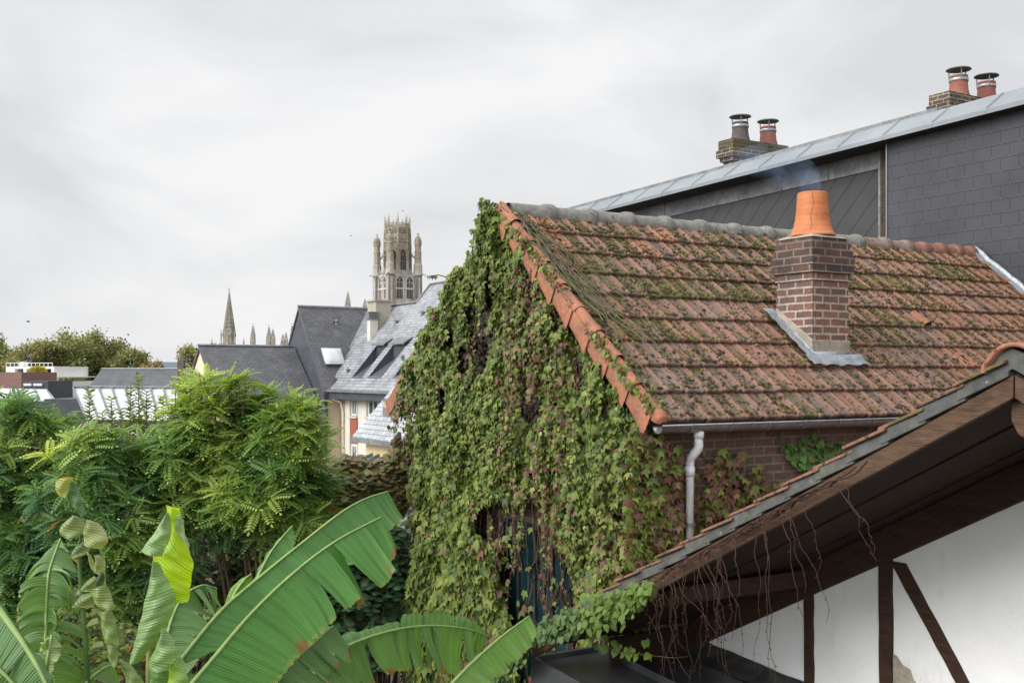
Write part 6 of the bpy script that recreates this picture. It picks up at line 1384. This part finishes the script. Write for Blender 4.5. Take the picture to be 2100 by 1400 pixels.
def banana_leaf(parent, rib, hangs, seed, col, tears=6, cut=False, label=None, brown=.03, ribr=.0085, droop=.25, messy=.5, ribcol=(.25, .36, .11)):
    rs = random.Random(seed); pts = catmull([P(*q) for q in rib], 90); n = len(pts); ln = [0]
    for i in range(1, n): ln.append(ln[-1] + (pts[i] - pts[i - 1]).length)
    mb = MB(); uvs = []; m_ = 9
    for (hang, W) in hangs:
        cuts = sorted([rs.uniform(.06, .97) for _ in range(tears)]); cuts = [0] + cuts + [1.0001]
        hv = Vector(hang).normalized()
        for si in range(len(cuts) - 1):
            t0, t1 = cuts[si], cuts[si + 1]; i0, i1 = int(t0 * (n - 1)), min(n - 1, int(math.ceil(t1 * (n - 1))))
            if i1 - i0 < 1: continue
            sw = rs.uniform(-.15, .22) * messy; tilt = rs.gauss(0, .16) * messy * 2; wl = rs.uniform(.86, 1.06); curl = rs.uniform(-.06, .12) * messy; rows = i1 - i0 + 1; base = len(mb.v); vs = []; cs = []
            kk = rs.uniform(.88, 1.12); taper = rs.uniform(.1, .42) * (.35 + .65 * min(1, messy))
            for i in range(i0, i1 + 1):
                T_ = (pts[min(i + 1, n - 1)] - pts[max(i - 1, 0)]).normalized(); h_ = (hv - T_ * hv.dot(T_)).normalized(); N_ = T_.cross(h_); t = i / (n - 1); w_ = W * wprof(t, cut) * wl; lt = (i - i0) / max(1, i1 - i0)
                for j in range(m_ + 1):
                    q = j / m_; conv = (ln[(i0 + i1) // 2] - ln[i]) * taper * q * q * (1 if si not in (0,) else .5)
                    p = pts[i] + h_ * (w_ * q * (1 - .10 * q)) + T_ * (w_ * q * (.40 * (1.12 - t) + sw * q) + conv) + N_ * (w_ * (tilt * q + .10 * math.sin(q * 2.6) + curl * math.sin(lt * math.pi) * q)) + Vector((0, 0, -1)) * (droop * w_ * q * q)
                    p += N_ * (.006 * math.sin(ln[i] * 60 + si) * q) + T_ * 0
                    if j == m_: p -= h_ * (rs.uniform(0, .012) + (.02 * rs.random() if brown > .1 else 0))
                    vs.append(p); uvs.append((ln[i] + 0.0 * q, q * W))
                    c = [x * kk for x in col]; lt_ = .12 * q; c = [c[0] + lt_ * .10, c[1] + lt_ * .12, c[2]]
                    if q > .93 and rs.random() < .5 + brown: c = [.28, .3, .07]
                    if q > .8 and brown > .05 and mnoise.noise(Vector((ln[i] * 9, seed, si))) > .35 - brown: c = [.24, .11, .03]
                    cs.append((*c, 1))
            mb.v += [tuple(p) for p in vs]; mb.c += cs; k = m_ + 1
            mb.f += [[base + i * k + j, base + i * k + j + 1, base + (i + 1) * k + j + 1, base + (i + 1) * k + j] for i in range(rows - 1) for j in range(m_)]
    lf = mb.build('leaf', M_BAN, parent, smooth=True, uv=uvs)
    if label: lf['label'] = label
    r = MB(); r.tube([tuple(q - Vector((0, .006, 0))) for q in pts], [ribr * (1 - .75 * i / n) + .0015 for i in range(n)], 7, True, col=ribcol); r.build('midrib', M_RIB, lf, smooth=True); return lf
def sheet(parent, lf, rt, Y, bulge, col, name='leaf', col2=None, uvrot=False, fold=.0):
    a = catmull([P(x, y, Y) for x, y in lf], 24); c = catmull([P(x, y, Y) for x, y in rt], 24); mb = MB(); uvs = []; m_ = 10; l = 0
    for i in range(25):
        if i: l += ((a[i] + c[i]) / 2 - (a[i - 1] + c[i - 1]) / 2).length
        for j in range(m_ + 1):
            q = j / m_; p = a[i].lerp(c[i], q) + Vector((0, -bulge * math.sin(math.pi * q) + fold * (q - .5), 0)) + Vector((0, .006 * math.sin(l * 70 + j * .5), .003 * math.sin(l * 55))); mb.v.append(tuple(p)); uvs.append((l - .03 * q, q * .1)); cc = col if not col2 else [col[k] * (1 - q) + col2[k] * q for k in range(3)]; kk = 1 + .12 * mnoise.noise(Vector((l * 8, q * 2, Y)))
            mb.c.append((cc[0] * kk, cc[1] * kk, cc[2] * kk, 1))
    mb.f += [[i * (m_ + 1) + j, i * (m_ + 1) + j + 1, (i + 1) * (m_ + 1) + j + 1, (i + 1) * (m_ + 1) + j] for i in range(24) for j in range(m_)]
    return mb.build(name, M_BAN, parent, smooth=True, uv=uvs)
def pstem(parent, px, py, Y, lean=0, r=.09):
    b = MB(); t = Vector(P(px, py, Y)); b.tube([(t.x + lean, Y + .1, 0), (t.x + lean * .6, Y + .05, t.z * .5), t], [r * 1.3, r, r * .45], 12, True, col=(.2, .24, .09)); b.build('pseudostem', M_RIB, parent, smooth=True)
GRN = (.078, .215, .045); GRL = (.10, .23, .05)
b1 = thing('banana_plant', 'banana plant with two huge overlapping leaves, largest in the garden', 'banana plant', (P(420, 0, 5.0)[0], 5.2, 0), 'banana plants in the foreground'); pstem(b1, 380, 1500, 5.1)
banana_leaf(b1, [(360, 1365, 5.15), (450, 1255, 5.4), (520, 1193, 5.6), (620, 1112, 5.8), (700, 1050, 6.0), (750, 1022, 6.15), (795, 1007, 6.3)], [((.62, -.35, -.7), .28), ((-.1, .9, -.4), .2)], 11, GRN, 3, True, 'longest leaf, its torn tip reaching highest', messy=.25, droop=.12)
banana_leaf(b1, [(372, 1425, 4.6), (440, 1345, 4.75), (520, 1252, 4.9), (607, 1170, 5.05), (690, 1108, 5.2), (782, 1059, 5.4)], [((.72, -.35, -.6), .275), ((-.1, .9, -.5), .2)], 5, (.075, .22, .04), 4, True, 'broad front leaf with flaring torn lobes', messy=.8, droop=.35, brown=.06)
banana_leaf(b1, [(548, 1425, 4.9), (585, 1372, 5.0), (635, 1325, 5.15), (684, 1281, 5.3)], [((.7, -.3, -.62), .19), ((-.2, .8, -.5), .12)], 21, (.12, .24, .07), 8, True, 'short ragged leaf with scorched brown edge', brown=.3, messy=1.0)
banana_leaf(b1, [(600, 1430, 5.3), (690, 1338, 5.5), (780, 1298, 5.8), (870, 1282, 6.1), (950, 1287, 6.3), (1004, 1303, 6.5)], [((.12, -.35, -.93), .24), ((.1, .8, .25), .10)], 33, (.115, .235, .07), 17, False, 'arching leaf with combed drooping strips', brown=.25, messy=1.2)
banana_leaf(b1, [(890, 1440, 5.3), (960, 1365, 5.5), (1030, 1303, 5.8), (1085, 1262, 6.0)], [((.75, -.3, -.55), .15), ((-.3, .6, -.5), .12)], 44, (.17, .33, .07), 2, True, 'bright green leaf before the creeper covered wall', messy=.5)
banana_leaf(b1, [(505, 1240, 6.2), (530, 1180, 6.3), (560, 1125, 6.4), (600, 1077, 6.5)], [((.7, -.2, -.6), .12), ((-.5, .3, -.5), .05)], 54, GRN, 1, False, messy=.3)
banana_leaf(b1, [(338, 1420, 5.6), (345, 1300, 5.7), (372, 1228, 5.8), (412, 1200, 5.9), (445, 1205, 6.0)], [((.6, -.35, -.75), .25), ((-.8, .2, -.5), .05)], 64, (.11, .22, .07), 12, False, messy=.8, droop=.5)
banana_leaf(b1, [(470, 1260, 5.9), (480, 1220, 5.95), (500, 1190, 6.0), (516, 1175, 6.05)], [((-.6, -.2, -.3), .05), ((.5, 0, -.6), .05)], 66, (.14, .28, .04), 0)
banana_leaf(b1, [(600, 1440, 5.6), (640, 1400, 5.7), (690, 1385, 5.8), (740, 1392, 5.9)], [((.1, -.4, -.9), .12), ((0, .8, .2), .05)], 67, (.08, .17, .05), 10, brown=.25, messy=1)
b2 = thing('banana_plant', 'banana plant with a half unrolled lime green leaf standing upright', 'banana plant', (P(310, 0, 4.8)[0], 4.95, 0), 'banana plants in the foreground'); pstem(b2, 305, 1450, 4.9, .05, .07)
PALE = (.27, .38, .19); LIME = (.34, .52, .012)
sheet(b2, [(340, 1034), (344, 1062), (352, 1090), (335, 1128), (318, 1142), (324, 1180), (345, 1225), (354, 1233)], [(368, 1040), (374, 1075), (387, 1122), (397, 1158), (393, 1180), (390, 1205), (388, 1225), (386, 1232)], 4.78, .03, LIME, col2=(.42, .6, .01))['label'] = 'lime green inner face of the unrolling leaf'
sheet(b2, [(345, 1046), (320, 1085), (300, 1115), (288, 1128)], [(347, 1050), (352, 1088), (343, 1115), (332, 1139)], 4.72, .035, PALE, col2=(.22, .34, .14))
sheet(b2, [(357, 1066), (360, 1085), (375, 1112), (387, 1124)], [(370, 1050), (378, 1085), (384, 1105), (389, 1122)], 4.74, .012, PALE)
sheet(b2, [(318, 1143), (300, 1220), (283, 1290), (266, 1352)], [(322, 1150), (346, 1192), (358, 1250), (286, 1358)], 4.70, .05, (.25, .37, .17), col2=(.2, .33, .12))['label'] = 'pale underside roll of the unrolling leaf'
sheet(b2, [(333, 1286), (322, 1320), (308, 1350), (305, 1372)], [(336, 1286), (357, 1315), (364, 1345), (345, 1372)], 4.66, .035, (.24, .37, .15))
sheet(b2, [(365, 1340), (350, 1360), (345, 1390), (340, 1420)], [(368, 1340), (380, 1365), (386, 1390), (388, 1420)], 4.7, .03, LIME, col2=PALE)
sheet(b2, [(305, 1372), (308, 1390), (308, 1410), (308, 1440)], [(345, 1365), (372, 1385), (380, 1410), (380, 1440)], 4.75, .03, (.12, .24, .07))
b = MB(); b.tube([P(318, 1140, 4.8), P(310, 1250, 4.8), P(306, 1330, 4.8), P(307, 1460, 4.85)], [.008, .011, .014, .02], 8, col=(.3, .3, .1)); b.build('midrib', M_RIB, b2, smooth=True)
b3 = thing('banana_plant', 'banana plant with a twisted withering leaf and a drooping feathered one', 'banana plant', (P(150, 0, 4.9)[0], 5.1, 0), 'banana plants in the foreground'); pstem(b3, 170, 1480, 5.0, 0, .08)
OLV = (.27, .31, .13); OLG = (.2, .27, .11)
for (l_, r_, Y_, bu, c1, c2) in [
    ([(113, 982), (114, 1003), (124, 1016), (135, 1021)], [(151, 977), (146, 995), (140, 1010), (137, 1022)], 5.0, .015, (.36, .36, .10), (.26, .33, .08)),
    ([(144, 985), (138, 1015), (150, 1042), (171, 1064)], [(152, 984), (164, 1010), (171, 1035), (174, 1065)], 5.02, .02, (.06, .14, .05), (.10, .18, .08)),
    ([(154, 1053), (128, 1076), (123, 1092), (132, 1103)], [(158, 1056), (172, 1072), (172, 1090), (160, 1101)], 4.97, .03, OLV, OLG),
    ([(176, 1064), (173, 1082), (171, 1098), (172, 1118)], [(184, 1065), (206, 1078), (223, 1104), (208, 1127)], 4.95, .02, OLV, (.3, .33, .15)),
    ([(172, 1100), (158, 1118), (146, 1135), (140, 1142)], [(176, 1105), (185, 1120), (180, 1132), (165, 1142)], 5.02, .015, (.16, .22, .1), OLG),
    ([(192, 1138), (194, 1155), (193, 1172), (214, 1180)], [(202, 1136), (214, 1148), (217, 1170), (216, 1202)], 4.96, .02, OLV, OLV),
    ([(176, 1132), (182, 1150), (190, 1168), (196, 1174)], [(181, 1130), (190, 1148), (198, 1165), (200, 1173)], 4.92, .005, (.33, .38, .17), OLV),
    ([(194, 1180), (178, 1192), (168, 1204), (165, 1210)], [(200, 1182), (206, 1192), (196, 1204), (184, 1210)], 4.99, .015, OLG, OLG),
    ([(182, 1210), (192, 1228), (202, 1244), (214, 1251)], [(216, 1197), (226, 1216), (235, 1236), (238, 1247)], 4.94, .02, (.28, .36, .14), OLG),
    ([(188, 1214), (166, 1222), (152, 1238), (147, 1243)], [(192, 1220), (196, 1232), (192, 1240), (196, 1243)], 5.0, .02, OLG, OLV),
    ([(196, 1254), (208, 1272), (208, 1292), (216, 1318)], [(228, 1250), (236, 1272), (240, 1296), (245, 1321)], 4.95, .02, (.24, .33, .12), OLG),
    ([(200, 1266), (186, 1272), (178, 1280), (176, 1285)], [(204, 1276), (206, 1282), (200, 1284), (190, 1286)], 5.0, .01, OLG, OLG),
    ([(216, 1320), (220, 1336), (224, 1350), (227, 1365)], [(238, 1320), (242, 1336), (242, 1350), (241, 1366)], 4.96, .012, (.25, .36, .14), OLG),
    ([(210, 1314), (194, 1318), (184, 1330), (180, 1342)], [(216, 1322), (214, 1330), (204, 1330), (190, 1336)], 5.0, .01, OLG, OLG),
    ([(240, 1350), (250, 1370), (256, 1390), (262, 1420)], [(248, 1350), (275, 1370), (290, 1390), (300, 1420)], 5.0, .02, OLG, (.2, .3, .1)),
    ([(206, 1170), (200, 1182), (196, 1192), (196, 1200)], [(213, 1172), (214, 1184), (213, 1196), (214, 1204)], 4.93, .01, (.05, .10, .05), (.08, .13, .06))]:
    sheet(b3, l_, r_, Y_, bu, c1, 'leaf', c2)
b = MB(); b.tube([P(172, 1064, 5), P(160, 1130, 5.02), P(168, 1220, 5.02), P(176, 1320, 5.0), P(180, 1440, 5.0)], [.006, .009, .011, .013, .016], 8, col=(.09, .17, .05)); b.build('midrib', M_RIB, b3, smooth=True)
banana_leaf(b3, [(86, 1440, 4.9), (94, 1330, 4.95), (96, 1240, 5.0), (102, 1170, 5.05), (125, 1103, 5.15)], [((-.75, -.35, -.5), .155), ((.75, -.35, -.5), .15)], 71, (.115, .225, .07), 24, False, 'upright leaf with feathered drooping strips', messy=1.7, droop=.9, brown=.15)
banana_leaf(b3, [(-40, 1190, 4.3), (5, 1256, 4.25), (45, 1312, 4.2), (80, 1370, 4.15), (112, 1440, 4.1)], [((-.8, -.35, -.5), .27), ((.6, .4, -.6), .05)], 81, (.085, .19, .055), 4, False, 'large leaf cut by the left edge', messy=.4, ribr=.014)
banana_leaf(b3, [(-60, 1330, 4.0), (0, 1372, 4.0), (50, 1425, 4.0)], [((-.6, -.35, -.6), .18), ((.3, .6, -.5), .05)], 91, (.11, .22, .05), 3, False, messy=.4)
banana_leaf(b3, [(150, 1440, 4.95), (180, 1395, 5.0), (215, 1368, 5.1), (238, 1362, 5.2)], [((-.3, -.35, .3), .04), ((.45, -.3, -.8), .16)], 95, (.12, .22, .07), 7, False, messy=.9)
banana_leaf(b3, [(88, 1400, 4.8), (98, 1350, 4.8), (107, 1300, 4.85)], [((-.7, -.2, -.4), .06), ((.7, -.2, -.4), .06)], 97, (.25, .33, .14), 9, False, messy=1)
